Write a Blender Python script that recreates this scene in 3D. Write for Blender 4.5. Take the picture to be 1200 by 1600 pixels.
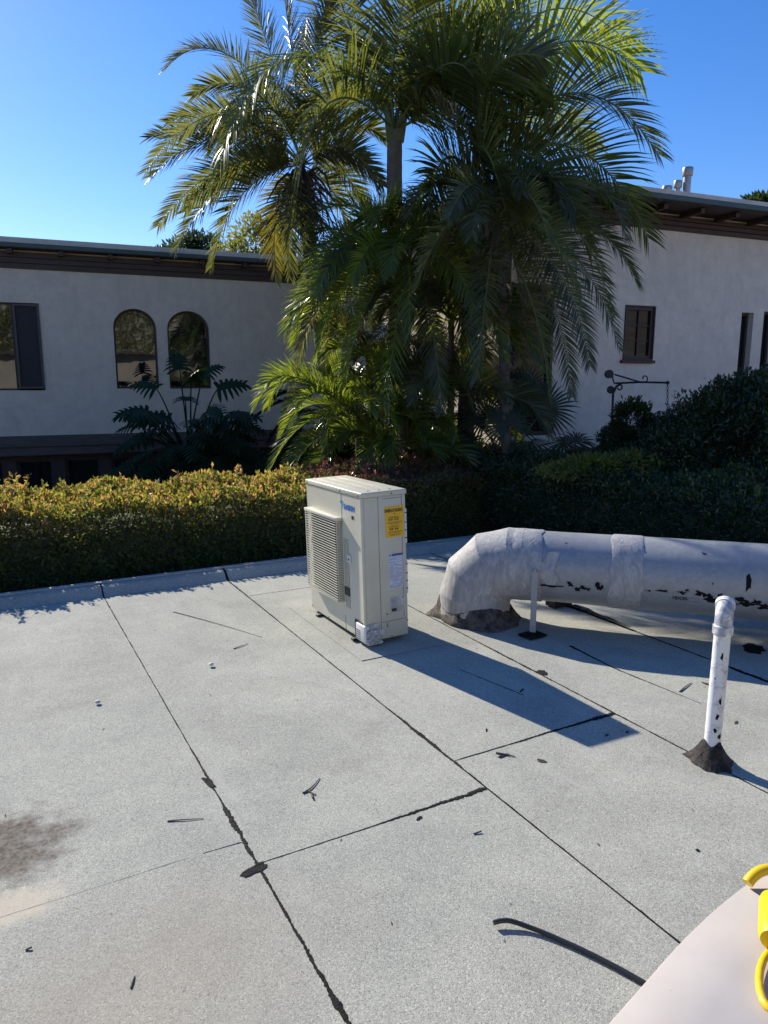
import bpy, bmesh, math, random
import numpy as np
from mathutils import Vector, Matrix, Quaternion

random.seed(7)
RNG = np.random.default_rng(7)
R = math.radians
scene = bpy.context.scene
col = scene.collection
for o in list(bpy.data.objects):
    bpy.data.objects.remove(o)

# ------------------------------------------------------------------ camera
FPX, PITCH, YAW, EYE = 1130.0, R(10.2), R(28.8), 1.65     # focal length in photo pixels, 1200 x 1600
cam_d = bpy.data.cameras.new('camera')
cam = bpy.data.objects.new('camera', cam_d); col.objects.link(cam)
cam.location = (0, 0, EYE)
cam.rotation_euler = (math.pi / 2 - PITCH, 0, -YAW)
cam_d.sensor_fit = 'VERTICAL'; cam_d.sensor_height = 36.0
cam_d.lens = 36.0 * FPX / 1600.0
cam_d.clip_start = 0.05; cam_d.clip_end = 3000
scene.camera = cam

# ------------------------------------------------------------------ world, sun, exposure
SUN_EL, SUN_HEAD = R(30.7), R(-12.0)        # heading measured from +Y towards +X
w = bpy.data.worlds.new('World'); scene.world = w; w.use_nodes = True
nt = w.node_tree
bg = nt.nodes['Background']
sky = nt.nodes.new('ShaderNodeTexSky'); sky.sky_type = 'NISHITA'; sky.sun_disc = False
sky.sun_elevation = SUN_EL; sky.sun_rotation = SUN_HEAD
sky.altitude = 100; sky.air_density = 1.0; sky.dust_density = 0.12; sky.ozone_density = 3.0
hs = nt.nodes.new('ShaderNodeHueSaturation'); hs.inputs['Saturation'].default_value = 1.30     # the phone's richer blue, over the whole sky
tint = nt.nodes.new('ShaderNodeMixRGB'); tint.blend_type = 'MULTIPLY'; tint.inputs[0].default_value = 1.0; tint.inputs[2].default_value = (1.0, .92, 1.12, 1)
nt.links.new(sky.outputs[0], hs.inputs['Color']); nt.links.new(hs.outputs[0], tint.inputs[1]); nt.links.new(tint.outputs[0], bg.inputs[0]); bg.inputs[1].default_value = 0.11
sd = bpy.data.lights.new('sun', 'SUN'); sd.energy = 5.0; sd.angle = R(0.5); sd.color = (1.0, 0.92, 0.80)
sun = bpy.data.objects.new('sun', sd); col.objects.link(sun)
to_sun = Vector((math.sin(SUN_HEAD) * math.cos(SUN_EL), math.cos(SUN_HEAD) * math.cos(SUN_EL), math.sin(SUN_EL)))
sun.rotation_euler = to_sun.to_track_quat('Z', 'Y').to_euler()
sun.location = to_sun * 60
vs = scene.view_settings
vs.view_transform = 'Standard'; vs.look = 'None'; vs.exposure = 0.55; vs.gamma = 1.0; vs.use_curve_mapping = False
scene.render.engine = 'CYCLES'
scene.cycles.max_bounces = 8; scene.cycles.transparent_max_bounces = 12

# ------------------------------------------------------------------ helpers: photo geometry
FW = Vector((math.sin(YAW) * math.cos(PITCH), math.cos(YAW) * math.cos(PITCH), -math.sin(PITCH)))
RT = Vector((math.cos(YAW), -math.sin(YAW), 0)); UP = RT.cross(FW)
FH = Vector((math.sin(YAW), math.cos(YAW), 0)); CAM = Vector((0, 0, EYE)); ZUP = Vector((0, 0, 1))
def ray(u, v): return FW + RT * ((u - 600) / FPX) + UP * (-(v - 800) / FPX)
def gnd(u, v, z=0.0):
    d = ray(u, v); return CAM + d * ((z - EYE) / d.z)
def at(u, v, depth):
    d = ray(u, v); return CAM + d * (depth / d.dot(FH))
def onplane(u, v, p0, n):
    d = ray(u, v); return CAM + d * ((Vector(p0) - CAM).dot(n) / d.dot(n))

# ------------------------------------------------------------------ helpers: objects
ORG = {}
def tag(o, label=None, cat=None, group=None, kind=None):
    if label: o['label'] = label
    if cat: o['category'] = cat
    if group: o['group'] = group
    if kind: o['kind'] = kind
    return o
def thing(name, base, label, cat, group=None):
    o = bpy.data.objects.new(name, None); col.objects.link(o)
    o.location = base; o.empty_display_size = 0.2
    ORG[o.name] = Vector(base)
    return tag(o, label, cat, group)
def link_mesh(name, me, parent=None, origin=None):
    """mesh data is already relative to the parent's origin"""
    o = bpy.data.objects.new(name, me); col.objects.link(o)
    if parent is not None:
        o.parent = parent; ORG[o.name] = ORG[parent.name]
    else:
        o.location = origin; ORG[o.name] = Vector(origin)
    return o

class MB:
    def __init__(s): s.v = []; s.f = []; s.m = []
    def add(s, vs_, fs, mi=0):
        n = len(s.v); s.v += [tuple(p) for p in vs_]
        for f in fs: s.f.append(tuple(i + n for i in f)); s.m.append(mi)
        return s
    def box(s, a, b, mi=0, bevel=0.0, M=None, seg=2):
        bm = bmesh.new()
        a = Vector(a); b = Vector(b); c = (a + b) / 2; d = b - a
        bmesh.ops.create_cube(bm, size=1, matrix=Matrix.Translation(c) @ Matrix.Diagonal((abs(d.x), abs(d.y), abs(d.z), 1)))
        if bevel: bmesh.ops.bevel(bm, geom=bm.edges[:], offset=bevel, segments=seg, profile=.5, affect='EDGES', clamp_overlap=True)
        return s.bm(bm, mi, M)
    def bm(s, bm, mi=0, M=None):
        bm.verts.index_update()
        vv = [(M @ v.co if M is not None else v.co) for v in bm.verts]
        s.add(vv, [[v.index for v in f.verts] for f in bm.faces], mi); bm.free(); return s
    def tube(s, pts, rad, n=10, mi=0, caps=True, prof=None):
        pts = [Vector(p) for p in pts]
        if not hasattr(rad, '__len__'): rad = [rad] * len(pts)
        rings = []; ref = None
        for i, p in enumerate(pts):
            t = (pts[min(i + 1, len(pts) - 1)] - pts[max(i - 1, 0)])
            t = t.normalized() if t.length > 1e-9 else Vector((0, 0, 1))
            if ref is None:
                ref = Vector((1, 0, 0)) if abs(t.x) < .8 else Vector((0, 1, 0))
            ref = (ref - t * ref.dot(t)).normalized(); q = t.cross(ref)
            ring = []
            for k in range(n):
                a = 2 * math.pi * k / n
                rr = rad[i] * (prof(i, a) if prof else 1)
                ring.append(p + (ref * math.cos(a) + q * math.sin(a)) * rr)
            rings.append(ring)
        vv = [p for r in rings for p in r]; ff = []
        for i in range(len(rings) - 1):
            for k in range(n):
                k2 = (k + 1) % n; ff.append((i * n + k, i * n + k2, (i + 1) * n + k2, (i + 1) * n + k))
        if caps: ff.append(tuple(range(n - 1, -1, -1))); ff.append(tuple((len(rings) - 1) * n + k for k in range(n)))
        return s.add(vv, ff, mi)
    def prism(s, poly, z0, z1, mi=0):
        n = len(poly)
        vv = [(p[0], p[1], z0) for p in poly] + [(p[0], p[1], z1) for p in poly]
        ff = [tuple(range(n - 1, -1, -1)), tuple(range(n, 2 * n))] + [(i, (i + 1) % n, n + (i + 1) % n, n + i) for i in range(n)]
        return s.add(vv, ff, mi)
    def build(s, name, mats, parent=None, origin=None, smooth=False, angle=40):
        if not isinstance(mats, (list, tuple)): mats = [mats]
        if parent is not None: org = ORG[parent.name]
        else:
            if origin is None:
                A = np.array(s.v); origin = ((A[:, 0].min() + A[:, 0].max()) / 2, (A[:, 1].min() + A[:, 1].max()) / 2, A[:, 2].min())
            org = Vector(origin)
        me = bpy.data.meshes.new(name)
        me.from_pydata([(v[0] - org.x, v[1] - org.y, v[2] - org.z) for v in s.v], [], s.f)
        for m in mats: me.materials.append(m)
        if len(mats) > 1: me.polygons.foreach_set('material_index', s.m)
        bm = bmesh.new(); bm.from_mesh(me); bmesh.ops.recalc_face_normals(bm, faces=bm.faces[:]); bm.to_mesh(me); bm.free()
        if smooth:
            me.polygons.foreach_set('use_smooth', [True] * len(me.polygons))
            me.set_sharp_from_angle(angle=R(angle))
        me.update()
        return link_mesh(name, me, parent, org)

def fast_mesh(name, V, F, mat, parent=None, origin=(0, 0, 0), mats_idx=None, smooth=False):
    """V (n,3) world, F (m,k) all the same size"""
    org = ORG[parent.name] if parent is not None else Vector(origin)
    V = np.asarray(V, dtype=np.float32) - np.array(org, dtype=np.float32); F = np.asarray(F, dtype=np.int32)
    me = bpy.data.meshes.new(name)
    me.vertices.add(len(V)); me.vertices.foreach_set('co', V.ravel())
    k = F.shape[1]
    me.loops.add(F.size); me.loops.foreach_set('vertex_index', F.ravel())
    me.polygons.add(len(F))
    me.polygons.foreach_set('loop_start', np.arange(0, F.size, k, dtype=np.int32))
    me.polygons.foreach_set('loop_total', np.full(len(F), k, dtype=np.int32))
    for m in (mat if isinstance(mat, (list, tuple)) else [mat]): me.materials.append(m)
    if mats_idx is not None: me.polygons.foreach_set('material_index', mats_idx)
    me.polygons.foreach_set('use_smooth', [bool(smooth)] * len(F))
    me.update(calc_edges=True); me.validate()
    return link_mesh(name, me, parent, org)

def shape2d(outer, holes, depth, M):
    """flat shape with holes extruded by depth (local z from -depth to 0), moved by M; returns a bmesh"""
    cu = bpy.data.curves.new('outline', 'CURVE'); cu.dimensions = '2D'; cu.fill_mode = 'BOTH'; cu.extrude = depth / 2
    for poly in [outer] + holes:
        sp = cu.splines.new('POLY'); sp.points.add(len(poly) - 1); sp.use_cyclic_u = True
        for p, q in zip(sp.points, poly): p.co = (q[0], q[1], 0, 1)
    ob = bpy.data.objects.new('outline', cu); col.objects.link(ob)
    dg = bpy.context.evaluated_depsgraph_get()
    me = bpy.data.meshes.new_from_object(ob.evaluated_get(dg))
    bm = bmesh.new(); bm.from_mesh(me)
    bmesh.ops.remove_doubles(bm, verts=bm.verts[:], dist=1e-5)
    bm.transform(M @ Matrix.Translation((0, 0, -depth / 2)))
    bpy.data.objects.remove(ob); bpy.data.curves.remove(cu); bpy.data.meshes.remove(me)
    return bm

def text_mesh(txt, size, M, depth=0.0006, align='LEFT', bold=0.0):
    cu = bpy.data.curves.new('lettering', 'FONT'); cu.body = txt; cu.size = size; cu.extrude = depth; cu.align_x = align; cu.offset = bold
    cu.resolution_u = 2
    ob = bpy.data.objects.new('lettering', cu); col.objects.link(ob)
    dg = bpy.context.evaluated_depsgraph_get()
    me = bpy.data.meshes.new_from_object(ob.evaluated_get(dg))
    bm = bmesh.new(); bm.from_mesh(me); bm.transform(M)
    bpy.data.objects.remove(ob); bpy.data.curves.remove(cu); bpy.data.meshes.remove(me)
    return bm

# ------------------------------------------------------------------ materials
def srgb(r, g, b):
    f = lambda c: (c / 255 / 12.92) if c / 255 <= .04045 else ((c / 255 + .055) / 1.055) ** 2.4
    return (f(r), f(g), f(b), 1)
class N:
    """tiny node helper"""
    def __init__(s, name):
        s.mat = bpy.data.materials.new(name); s.mat.use_nodes = True; s.t = s.mat.node_tree
        s.p = s.t.nodes['Principled BSDF']; s.out = s.t.nodes['Material Output']
    def n(s, ty, **kw):
        nd = s.t.nodes.new('ShaderNode' + ty)
        for k, v in kw.items():
            if k.startswith('i_'):
                key = k[2:]
                nd.inputs[int(key) if key.isdigit() else key.replace('_', ' ')].default_value = v
            else: setattr(nd, k, v)
        return nd
    def l(s, a, b): s.t.links.new(a, b); return s
    def coord(s, kind='Object', scale=None, obj=None):
        tc = s.n('TexCoord')
        if scale is None: return tc.outputs[kind]
        mp = s.n('Mapping'); mp.inputs['Scale'].default_value = scale; s.l(tc.outputs[kind], mp.inputs[0]); return mp.outputs[0]
    def noise(s, vec, scale, detail=4, rough=.55, out='Fac', dist=0.0):
        nd = s.n('TexNoise'); nd.inputs['Scale'].default_value = scale; nd.inputs['Detail'].default_value = detail
        nd.inputs['Roughness'].default_value = rough; nd.inputs['Distortion'].default_value = dist
        if vec is not None: s.l(vec, nd.inputs['Vector'])
        return nd.outputs[out]
    def ramp(s, fac, stops, interp='LINEAR'):
        nd = s.n('ValToRGB'); e = nd.color_ramp.elements; nd.color_ramp.interpolation = interp
        while len(e) < len(stops): e.new(.5)
        for k, (p, c) in zip(e, stops): k.position = p; k.color = c if len(c) == 4 else (*c, 1)
        s.l(fac, nd.inputs[0]); return nd.outputs[0]
    def mix(s, fac, a, b, mode='MIX'):
        nd = s.n('MixRGB', blend_type=mode)
        for i, x in zip((0, 1, 2), (fac, a, b)):
            if isinstance(x, bpy.types.NodeSocket): s.l(x, nd.inputs[i])
            elif i == 0: nd.inputs[0].default_value = x
            else: nd.inputs[i].default_value = x if len(x) == 4 else (*x, 1)
        return nd.outputs[0]
    def math(s, op, a, b=0.0, c=0.0, clamp=False):
        nd = s.n('Math', operation=op, use_clamp=clamp)
        for i, x in zip((0, 1, 2), (a, b, c)):
            if isinstance(x, bpy.types.NodeSocket): s.l(x, nd.inputs[i])
            else: nd.inputs[i].default_value = x
        return nd.outputs[0]
    def bump(s, height, strength=.3, dist=.01):
        nd = s.n('Bump'); nd.inputs['Strength'].default_value = strength; nd.inputs['Distance'].default_value = dist
        s.l(height, nd.inputs['Height']); s.l(nd.outputs[0], s.p.inputs['Normal']); return nd
    def set(s, **kw):
        for k, v in kw.items():
            key = k.replace('_', ' ')
            if isinstance(v, bpy.types.NodeSocket): s.l(v, s.p.inputs[key])
            else: s.p.inputs[key].default_value = v
        return s

def m_plain(name, c, rough=.5, metal=0.0, var=.12, scale=6, bump=0.0, bscale=60):
    m = N(name); v = m.coord()
    a = m.noise(v, scale, 5); c = tuple(c[:3])
    m.set(Base_Color=m.ramp(a, [(.3, tuple(x * (1 - var) for x in c)), (.7, tuple(min(1, x * (1 + var)) for x in c))]), Roughness=rough, Metallic=metal)
    if bump: m.bump(m.noise(v, bscale, 4), bump, .01)
    return m.mat

def m_leaf(name, stops, trans, tw=.4, rough=.38, spec=.5):
    """leaf: glossy cuticle over diffuse, part of the light passes through; colour differs leaf by leaf"""
    m = N(name); g = m.n('NewGeometry')
    c = m.ramp(g.outputs['Random Per Island'], stops)
    m.set(Base_Color=c, Roughness=rough); m.p.inputs['Specular IOR Level'].default_value = spec
    tr = m.n('BsdfTranslucent'); m.l(m.mix(1.0, c, trans, 'MULTIPLY'), tr.inputs[0])
    mx = m.n('MixShader'); mx.inputs[0].default_value = tw
    m.l(m.p.outputs[0], mx.inputs[1]); m.l(tr.outputs[0], mx.inputs[2]); m.l(mx.outputs[0], m.out.inputs[0])
    return m.mat

def m_granule():
    m = N('granulated_cap_sheet'); v = m.n('NewGeometry').outputs['Position']
    vo = m.n('TexVoronoi'); vo.inputs['Scale'].default_value = 290; m.l(v, vo.inputs['Vector'])
    sep = m.n('SeparateColor'); m.l(vo.outputs['Color'], sep.inputs[0])
    gran = m.ramp(sep.outputs[0], [(0, (.15, .153, .142)), (.10, (.29, .295, .275)), (.5, (.375, .383, .355)), (.85, (.45, .458, .425)), (1, (.60, .605, .565))])
    fine = m.noise(v, 90, 3, .7); gran = m.mix(m.ramp(fine, [(.35, (0, 0, 0)), (.65, (.4, .4, .4))]), gran, (.36, .37, .35))
    # broad weathering: pale washed zones, faint grey bloom, tracks
    a = m.noise(v, .9, 6, .6, dist=.8)
    gran = m.mix(1.0, gran, m.ramp(a, [(.28, (.80, .805, .81)), (.5, (.96, .96, .95)), (.72, (1.10, 1.09, 1.05))]), 'MULTIPLY')
    b = m.noise(v, 3.2, 8, .7)
    gran = m.mix(1.0, gran, m.ramp(b, [(.3, (.86, .86, .87)), (.6, (1.02, 1.02, 1.01))]), 'MULTIPLY')
    # dried ponding stain of brown silt by the sheet edge
    sx = m.n('SeparateXYZ'); m.l(v, sx.inputs[0])
    def blob(cx, cy, rx, ry, nz=.45, sc=5):
        dx = m.math('DIVIDE', m.math('SUBTRACT', sx.outputs[0], cx), rx); dy = m.math('DIVIDE', m.math('SUBTRACT', sx.outputs[1], cy), ry)
        d = m.math('SQRT', m.math('ADD', m.math('MULTIPLY', dx, dx), m.math('MULTIPLY', dy, dy)))
        return m.math('ADD', d, m.math('MULTIPLY', m.math('SUBTRACT', m.noise(v, sc, 7, .65), .5), nz * 2))
    d1 = blob(-.13, 2.70, .34, .30, .85, 9)
    silt = m.mix(m.ramp(m.noise(v, 45, 6, .75), [(.35, (0, 0, 0)), (.65, (1, 1, 1))]), (.055, .048, .040), (.23, .205, .175))
    gran = m.mix(m.ramp(d1, [(.5, (.95, .95, .95)), (1.0, (0, 0, 0))]), gran, silt)
    d2 = blob(-.05, 2.36, .20, .12, .7, 14)
    gran = m.mix(m.ramp(d2, [(.4, (.6, .6, .6)), (1.0, (0, 0, 0))]), gran, (.58, .51, .41))
    d3 = blob(.25, 1.85, .75, .5, .5, 3)
    gran = m.mix(m.ramp(d3, [(.3, (.38, .38, .38)), (1.1, (0, 0, 0))]), gran, (.31, .275, .22))
    # faint tide marks of old puddles, and pale scuffed foot tracks
    for (cx, cy, rx, ry, sc) in ((1.25, 3.15, .42, .55, 2.2), (2.15, 1.75, .5, .38, 2.6), (.15, 4.35, .55, .6, 1.9), (3.2, 2.6, .35, .5, 2.4)):
        d = blob(cx, cy, rx, ry, .55, sc)
        gran = m.mix(1.0, gran, m.ramp(d, [(.0, (.975, .975, .97)), (.80, (.975, .975, .97)), (.93, (.94, .937, .93)), (1.0, (1.015, 1.012, 1.005)), (1.2, (1, 1, 1))]), 'MULTIPLY')
    mp = m.n('Mapping'); mp.inputs['Rotation'].default_value = (0, 0, .5); mp.inputs['Scale'].default_value = (2.2, .5, 1); m.l(v, mp.inputs[0])
    gran = m.mix(m.ramp(m.noise(mp.outputs[0], 1.7, 7, .72, dist=.6), [(.58, (0, 0, 0)), (.78, (.45, .45, .45))]), gran, (.52, .52, .49))
    spk = m.noise(v, 30, 3, .6)
    gran = m.mix(m.ramp(spk, [(.70, (0, 0, 0)), (.74, (.55, .55, .55))]), gran, (.10, .10, .095))
    gran = m.mix(1.0, gran, (1.03, 1.02, .965), 'MULTIPLY')
    m.set(Base_Color=gran, Roughness=.92); m.p.inputs['Specular IOR Level'].default_value = .25
    h = m.math('ADD', m.math('MULTIPLY', vo.outputs['Distance'], -1.0), m.math('MULTIPLY', fine, .5))
    m.bump(h, .30, .003)
    return m.mat

def m_stucco(name, c, tint):
    m = N(name); v = m.n('NewGeometry').outputs['Position']
    a = m.noise(v, 1.3, 8, .62, dist=1.2); b = m.noise(v, 7, 6, .65)
    k = m.ramp(a, [(.3, tuple(x * .90 for x in c)), (.52, c), (.75, tint)])
    k = m.mix(1.0, k, m.ramp(b, [(.3, (.9, .9, .9)), (.65, (1.04, 1.03, 1.0))]), 'MULTIPLY')
    mp = m.n('Mapping'); mp.inputs['Scale'].default_value = (3, 3, .25); m.l(v, mp.inputs[0])
    st = m.noise(mp.outputs[0], 2.2, 6, .7)
    k = m.mix(1.0, k, m.ramp(st, [(.3, (.93, .925, .92)), (.5, (1, 1, 1))]), 'MULTIPLY')
    m.set(Base_Color=k, Roughness=.93); m.p.inputs['Specular IOR Level'].default_value = .2
    m.bump(m.math('ADD', m.noise(v, 14, 6, .65), m.math('MULTIPLY', m.noise(v, 90, 4, .6), .5)), .45, .025)
    return m.mat

def m_wood(name, c, rough=.6, axis=(1, 12, 12)):
    m = N(name); v = m.coord('Object', axis)
    a = m.noise(v, 2.5, 7, .65, dist=.6)
    m.set(Base_Color=m.ramp(a, [(.25, tuple(x * .55 for x in c)), (.55, c), (.8, tuple(min(1, x * 1.45) for x in c))]), Roughness=rough)
    m.bump(a, .25, .01); return m.mat

def m_galv(name='galvanised_steel'):
    m = N(name); v = m.coord()
    vo = m.n('TexVoronoi'); vo.inputs['Scale'].default_value = 42; m.l(v, vo.inputs['Vector'])
    sep = m.n('SeparateColor'); m.l(vo.outputs['Color'], sep.inputs[0])
    k = m.ramp(sep.outputs[0], [(0, (.29, .305, .32)), (1, (.34, .355, .37))])
    a = m.noise(v, 3, 7, .65)
    k = m.mix(m.ramp(a, [(.45, (0, 0, 0)), (.8, (.7, .7, .7))]), k, (.40, .41, .415))
    m.set(Base_Color=k, Metallic=.25, Roughness=m.ramp(a, [(.3, (.42,) * 3), (.7, (.62,) * 3)]))
    m.bump(m.noise(v, 5, 3), .06, .02); return m.mat

def m_mastic():
    m = N('brushed_white_mastic'); v = m.coord()
    mp = m.n('Mapping'); mp.inputs['Scale'].default_value = (9, 9, 3); m.l(v, mp.inputs[0])
    a = m.noise(mp.outputs[0], 2.6, 8, .62, dist=1.6); b = m.noise(v, 6, 6, .6)
    k = m.ramp(a, [(.25, (.25, .25, .255)), (.5, (.37, .37, .37)), (.75, (.55, .55, .545))])
    k = m.mix(m.ramp(b, [(.5, (0, 0, 0)), (.72, (.6, .6, .6))]), k, (.36, .345, .33))
    m.set(Base_Color=k, Roughness=.7); m.bump(m.math('ADD', a, m.math('MULTIPLY', b, .5)), .28, .012); return m.mat

def m_tar(name='roof_tar', dusty=.0):
    m = N(name); v = m.coord()
    a = m.noise(v, 16, 7, .7)
    m.set(Base_Color=m.ramp(a, [(.3, (.004, .004, .0045)), (.7, (.012 + dusty * .25, .012 + dusty * .22, .012 + dusty * .19))]), Roughness=.8)
    m.p.inputs['Specular IOR Level'].default_value = .25
    m.bump(m.noise(v, 45, 6, .7), .8, .02); return m.mat

def m_glass(name, c=(.012, .015, .014), ior=2.0):
    m = N(name); v = m.coord()
    m.set(Base_Color=(*c, 1), Roughness=.02, IOR=ior); m.bump(m.noise(v, 1.6, 2), .12, .02); return m.mat

def m_paintpipe(name='white_painted_pipe', lo=.53):
    m = N(name); v = m.coord()
    a = m.noise(v, 13, 6, .7, dist=.4); mp = m.n('Mapping'); mp.inputs['Scale'].default_value = (1, 1, .22); m.l(v, mp.inputs[0]); b = m.noise(mp.outputs[0], 40, 5, .7)
    k = m.mix(m.ramp(a, [(lo, (0, 0, 0)), (lo + .13, (1, 1, 1))]), (.74, .74, .73), (.34, .35, .37))
    k = m.mix(m.ramp(b, [(.66, (0, 0, 0)), (.72, (.8, .8, .8))]), k, (.03, .03, .035))
    m.set(Base_Color=k, Roughness=.42); m.bump(a, .2, .01); return m.mat

def m_case():
    m = N('cream_plastic'); v = m.coord(); a = m.noise(v, 7, 5)
    k = m.ramp(a, [(.3, (.40, .37, .345)), (.7, (.45, .42, .39))])
    b = m.noise(v, 24, 3, .8)
    k = m.mix(m.ramp(b, [(.74, (0, 0, 0)), (.8, (.5, .5, .5))]), k, (.2, .19, .18))
    m.set(Base_Color=k, Roughness=.42); m.bump(m.noise(v, 180, 2), .06, .003); return m.mat

M = {}
M['granule'] = m_granule()
M['tar'] = m_tar(); M['tar_dusty'] = m_tar('dusty_tar', .75); M['tar_grey'] = m_tar('grey_tar', .35)
M['stucco_grey'] = m_stucco('grey_stucco', (.66, .58, .465), (.69, .61, .495))
M['stucco_cream'] = m_stucco('cream_stucco', (.73, .645, .545), (.80, .72, .62))
M['stucco_tan'] = m_stucco('tan_stucco', (.33, .30, .26), (.38, .345, .30))
M['wood'] = m_wood('dark_stained_wood', (.055, .034, .024)); M['wood_red'] = m_wood('red_brown_wood', (.050, .024, .018))
M['wood_grey'] = m_wood('weathered_brown_trim', (.085, .068, .056))
M['screen'] = m_plain('dark_screen_cloth', (.03, .027, .027), .8)
M['edge'] = m_plain('grey_green_drip_edge', (.05, .075, .07), .5, .2)
M['glass'] = m_glass('window_glass'); M['glass_dim'] = m_glass('dim_window_glass', (.014, .013, .012), 1.33); M['dark'] = m_plain('dark_room', (.012, .011, .01), .9)  # near-black panes and room blocks: unlit interiors put into the colour
M['flue'] = m_plain('weathered_flue_metal', (.30, .31, .32), .45, .6, .2, 12)
M['galv'] = m_galv(); M['mastic'] = m_mastic()
M['unit'] = m_plain('ivory_painted_steel', (.60, .57, .44), .42, 0, .07, 5)
M['grille'] = m_plain('ivory_plastic', (.62, .595, .47), .45, 0, .03, 3)
M['black'] = m_plain('black_plastic', (.015, .015, .016), .45)
M['blackrubber'] = m_plain('black_cable_sheath', (.018, .019, .021), .38)
M['coil'] = m_plain('dark_coil_and_shade', (.018, .018, .018), .6)  # coil black, also the painted shade behind the grille
M['white'] = m_plain('white_plastic', (.70, .70, .68), .5, 0, .06)
M['tape'] = m_plain('silver_tape', (.52, .52, .50), .35, .25, .25, 20, .6, 30)
M['yellow_label'] = m_plain('yellow_label', (.80, .47, .02), .55, 0, .04)
M['paper'] = m_plain('white_label', (.62, .66, .76), .55, 0, .06, 30)
M['ink_blue'] = m_plain('blue_ink', (.01, .17, .52), .5); M['ink_navy'] = m_plain('navy_ink', (.05, .09, .30), .5)
M['ink_cyan'] = m_plain('light_blue_ink', (.02, .38, .66), .5)
M['ink_black'] = m_plain('black_ink', (.02, .02, .02), .5); M['ink_grey'] = m_plain('grey_print', (.22, .26, .36), .6)
M['pipe'] = m_paintpipe(); M['pipe_worn'] = m_paintpipe('smeared_pipe_paint', .42); M['case'] = m_case()
M['yellow'] = m_plain('yellow_plastic', (.80, .52, .01), .38, 0, .05)
M['iron'] = m_plain('wrought_iron', (.012, .013, .015), .5)
M['stone'] = m_plain('pale_pebble', (.55, .54, .52), .8)
M['twig'] = m_plain('dry_twig', (.05, .04, .032), .8)
M['bark'] = m_plain('palm_bark', (.10, .085, .07), .9, 0, .35, 12, .8, 30)
M['bark_pale'] = m_plain('grey_ringed_bark', (.17, .155, .13), .85, 0, .25, 9, .6, 40)
M['stub'] = m_plain('dead_leaf_base', (.045, .032, .024), .9, 0, .35, 14, .8, 40)
M['dry_grass'] = m_plain('dry_grass_slope', (.42, .37, .28), .95, 0, .3, .4, .5, 3)
M['core_green'] = m_plain('shaded_core', (.05, .06, .028), .9, 0, .5, 25, .8, 40)
M['soil'] = m_plain('garden_soil', (.07, .055, .04), .95, 0, .35, 1.5, .8, 12)
M['deck'] = m_plain('asphalt_base', (.02, .02, .02), .8)
M['rachis'] = m_plain('frond_rib', (.13, .15, .05), .5, 0, .2)
M['rachis_dry'] = m_plain('dry_frond_rib', (.16, .11, .06), .7, 0, .2)
G = lambda *a: [(i / (len(a) - 1), c) for i, c in enumerate(a)]
M['date'] = m_leaf('date_palm_leaflet', G((.050, .060, .030), (.074, .083, .043), (.115, .118, .066)), (2.6, 2.5, .85), .46, .36)
M['date_yellow'] = m_leaf('yellowing_leaflet', G((.10, .11, .03), (.18, .16, .035), (.22, .16, .04)), (1.8, 1.7, .6), .4, .42)
M['king'] = m_leaf('king_palm_leaflet', G((.040, .050, .020), (.060, .071, .028), (.095, .102, .042)), (3.0, 2.9, .8), .48, .33)
M['king_backlit'] = m_leaf('backlit_palm_leaflet', G((.10, .13, .02), (.14, .17, .025), (.18, .19, .035)), (2.8, 2.7, .7), .5, .35)  # king palm leaf with the backlit sun glow put into its colour
M['areca'] = m_leaf('low_palm_leaflet', G((.065, .098, .025), (.095, .13, .034), (.15, .17, .05)), (2.8, 2.7, .8), .50, .24)
M['fan'] = m_leaf('fan_palm_blade', G((.030, .046, .028), (.045, .060, .036)), (2, 2, 1), .25, .5, .3)
M['philo'] = m_leaf('philodendron_leaf', G((.012, .026, .008), (.020, .040, .012)), (2, 2, .8), .15, .6, .15)
M['hedge'] = m_leaf('hedge_leaf', G((.065, .092, .032), (.105, .13, .042), (.17, .16, .055)), (2.2, 2.2, .8), .40, .5, .3)
M['hedge_new'] = m_leaf('hedge_new_growth', G((.10, .13, .03), (.22, .23, .05), (.38, .34, .09), (.46, .21, .15), (.33, .31, .085), (.48, .25, .18), (.20, .20, .05), (.12, .15, .035)), (1.7, 1.65, .75), .45, .42)
M['hedge_red'] = m_leaf('red_tip_leaf', G((.07, .06, .03), (.16, .055, .05), (.30, .13, .13), (.20, .06, .06), (.06, .06, .03)), (1.8, 1.4, 1.1), .3, .28)
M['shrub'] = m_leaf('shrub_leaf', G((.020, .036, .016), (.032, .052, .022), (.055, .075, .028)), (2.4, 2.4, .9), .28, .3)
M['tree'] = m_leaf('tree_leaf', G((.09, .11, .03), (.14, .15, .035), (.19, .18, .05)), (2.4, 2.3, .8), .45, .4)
M['agave'] = m_leaf('strap_leaf', G((.07, .12, .03), (.12, .17, .05)), (2, 2, .8), .3, .35)

# ================================================================== LARGE STRUCTURE
GZ = -2.0                                             # garden level, two metres below the roof
def sheet_ground():
    n = 80; V = []; F = []
    rs = [0, 6, 12, 20, 30, 45, 70, 110, 180, 320, 600, 1200, 2400]
    xs = sorted(set([-r for r in rs] + rs)); m = len(xs)
    for y in xs:
        for x in xs:
            hill = max(0.0, (-y - 22)) * .30                     # the slope that rises behind the viewer
            z = GZ + min(hill, 16)
            V.append((x, y + 8, z))
    for j in range(m - 1):
        for i in range(m - 1): F.append((j * m + i, j * m + i + 1, (j + 1) * m + i + 1, (j + 1) * m + i))
    mi = [1 if (f[0] // m) < xs.index(-12) else 0 for f in F]
    o = fast_mesh('ground', V, F, [M['soil'], M['dry_grass']], None, (0, 0, GZ), mats_idx=mi); tag(o, kind='structure'); return o
sheet_ground()

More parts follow.
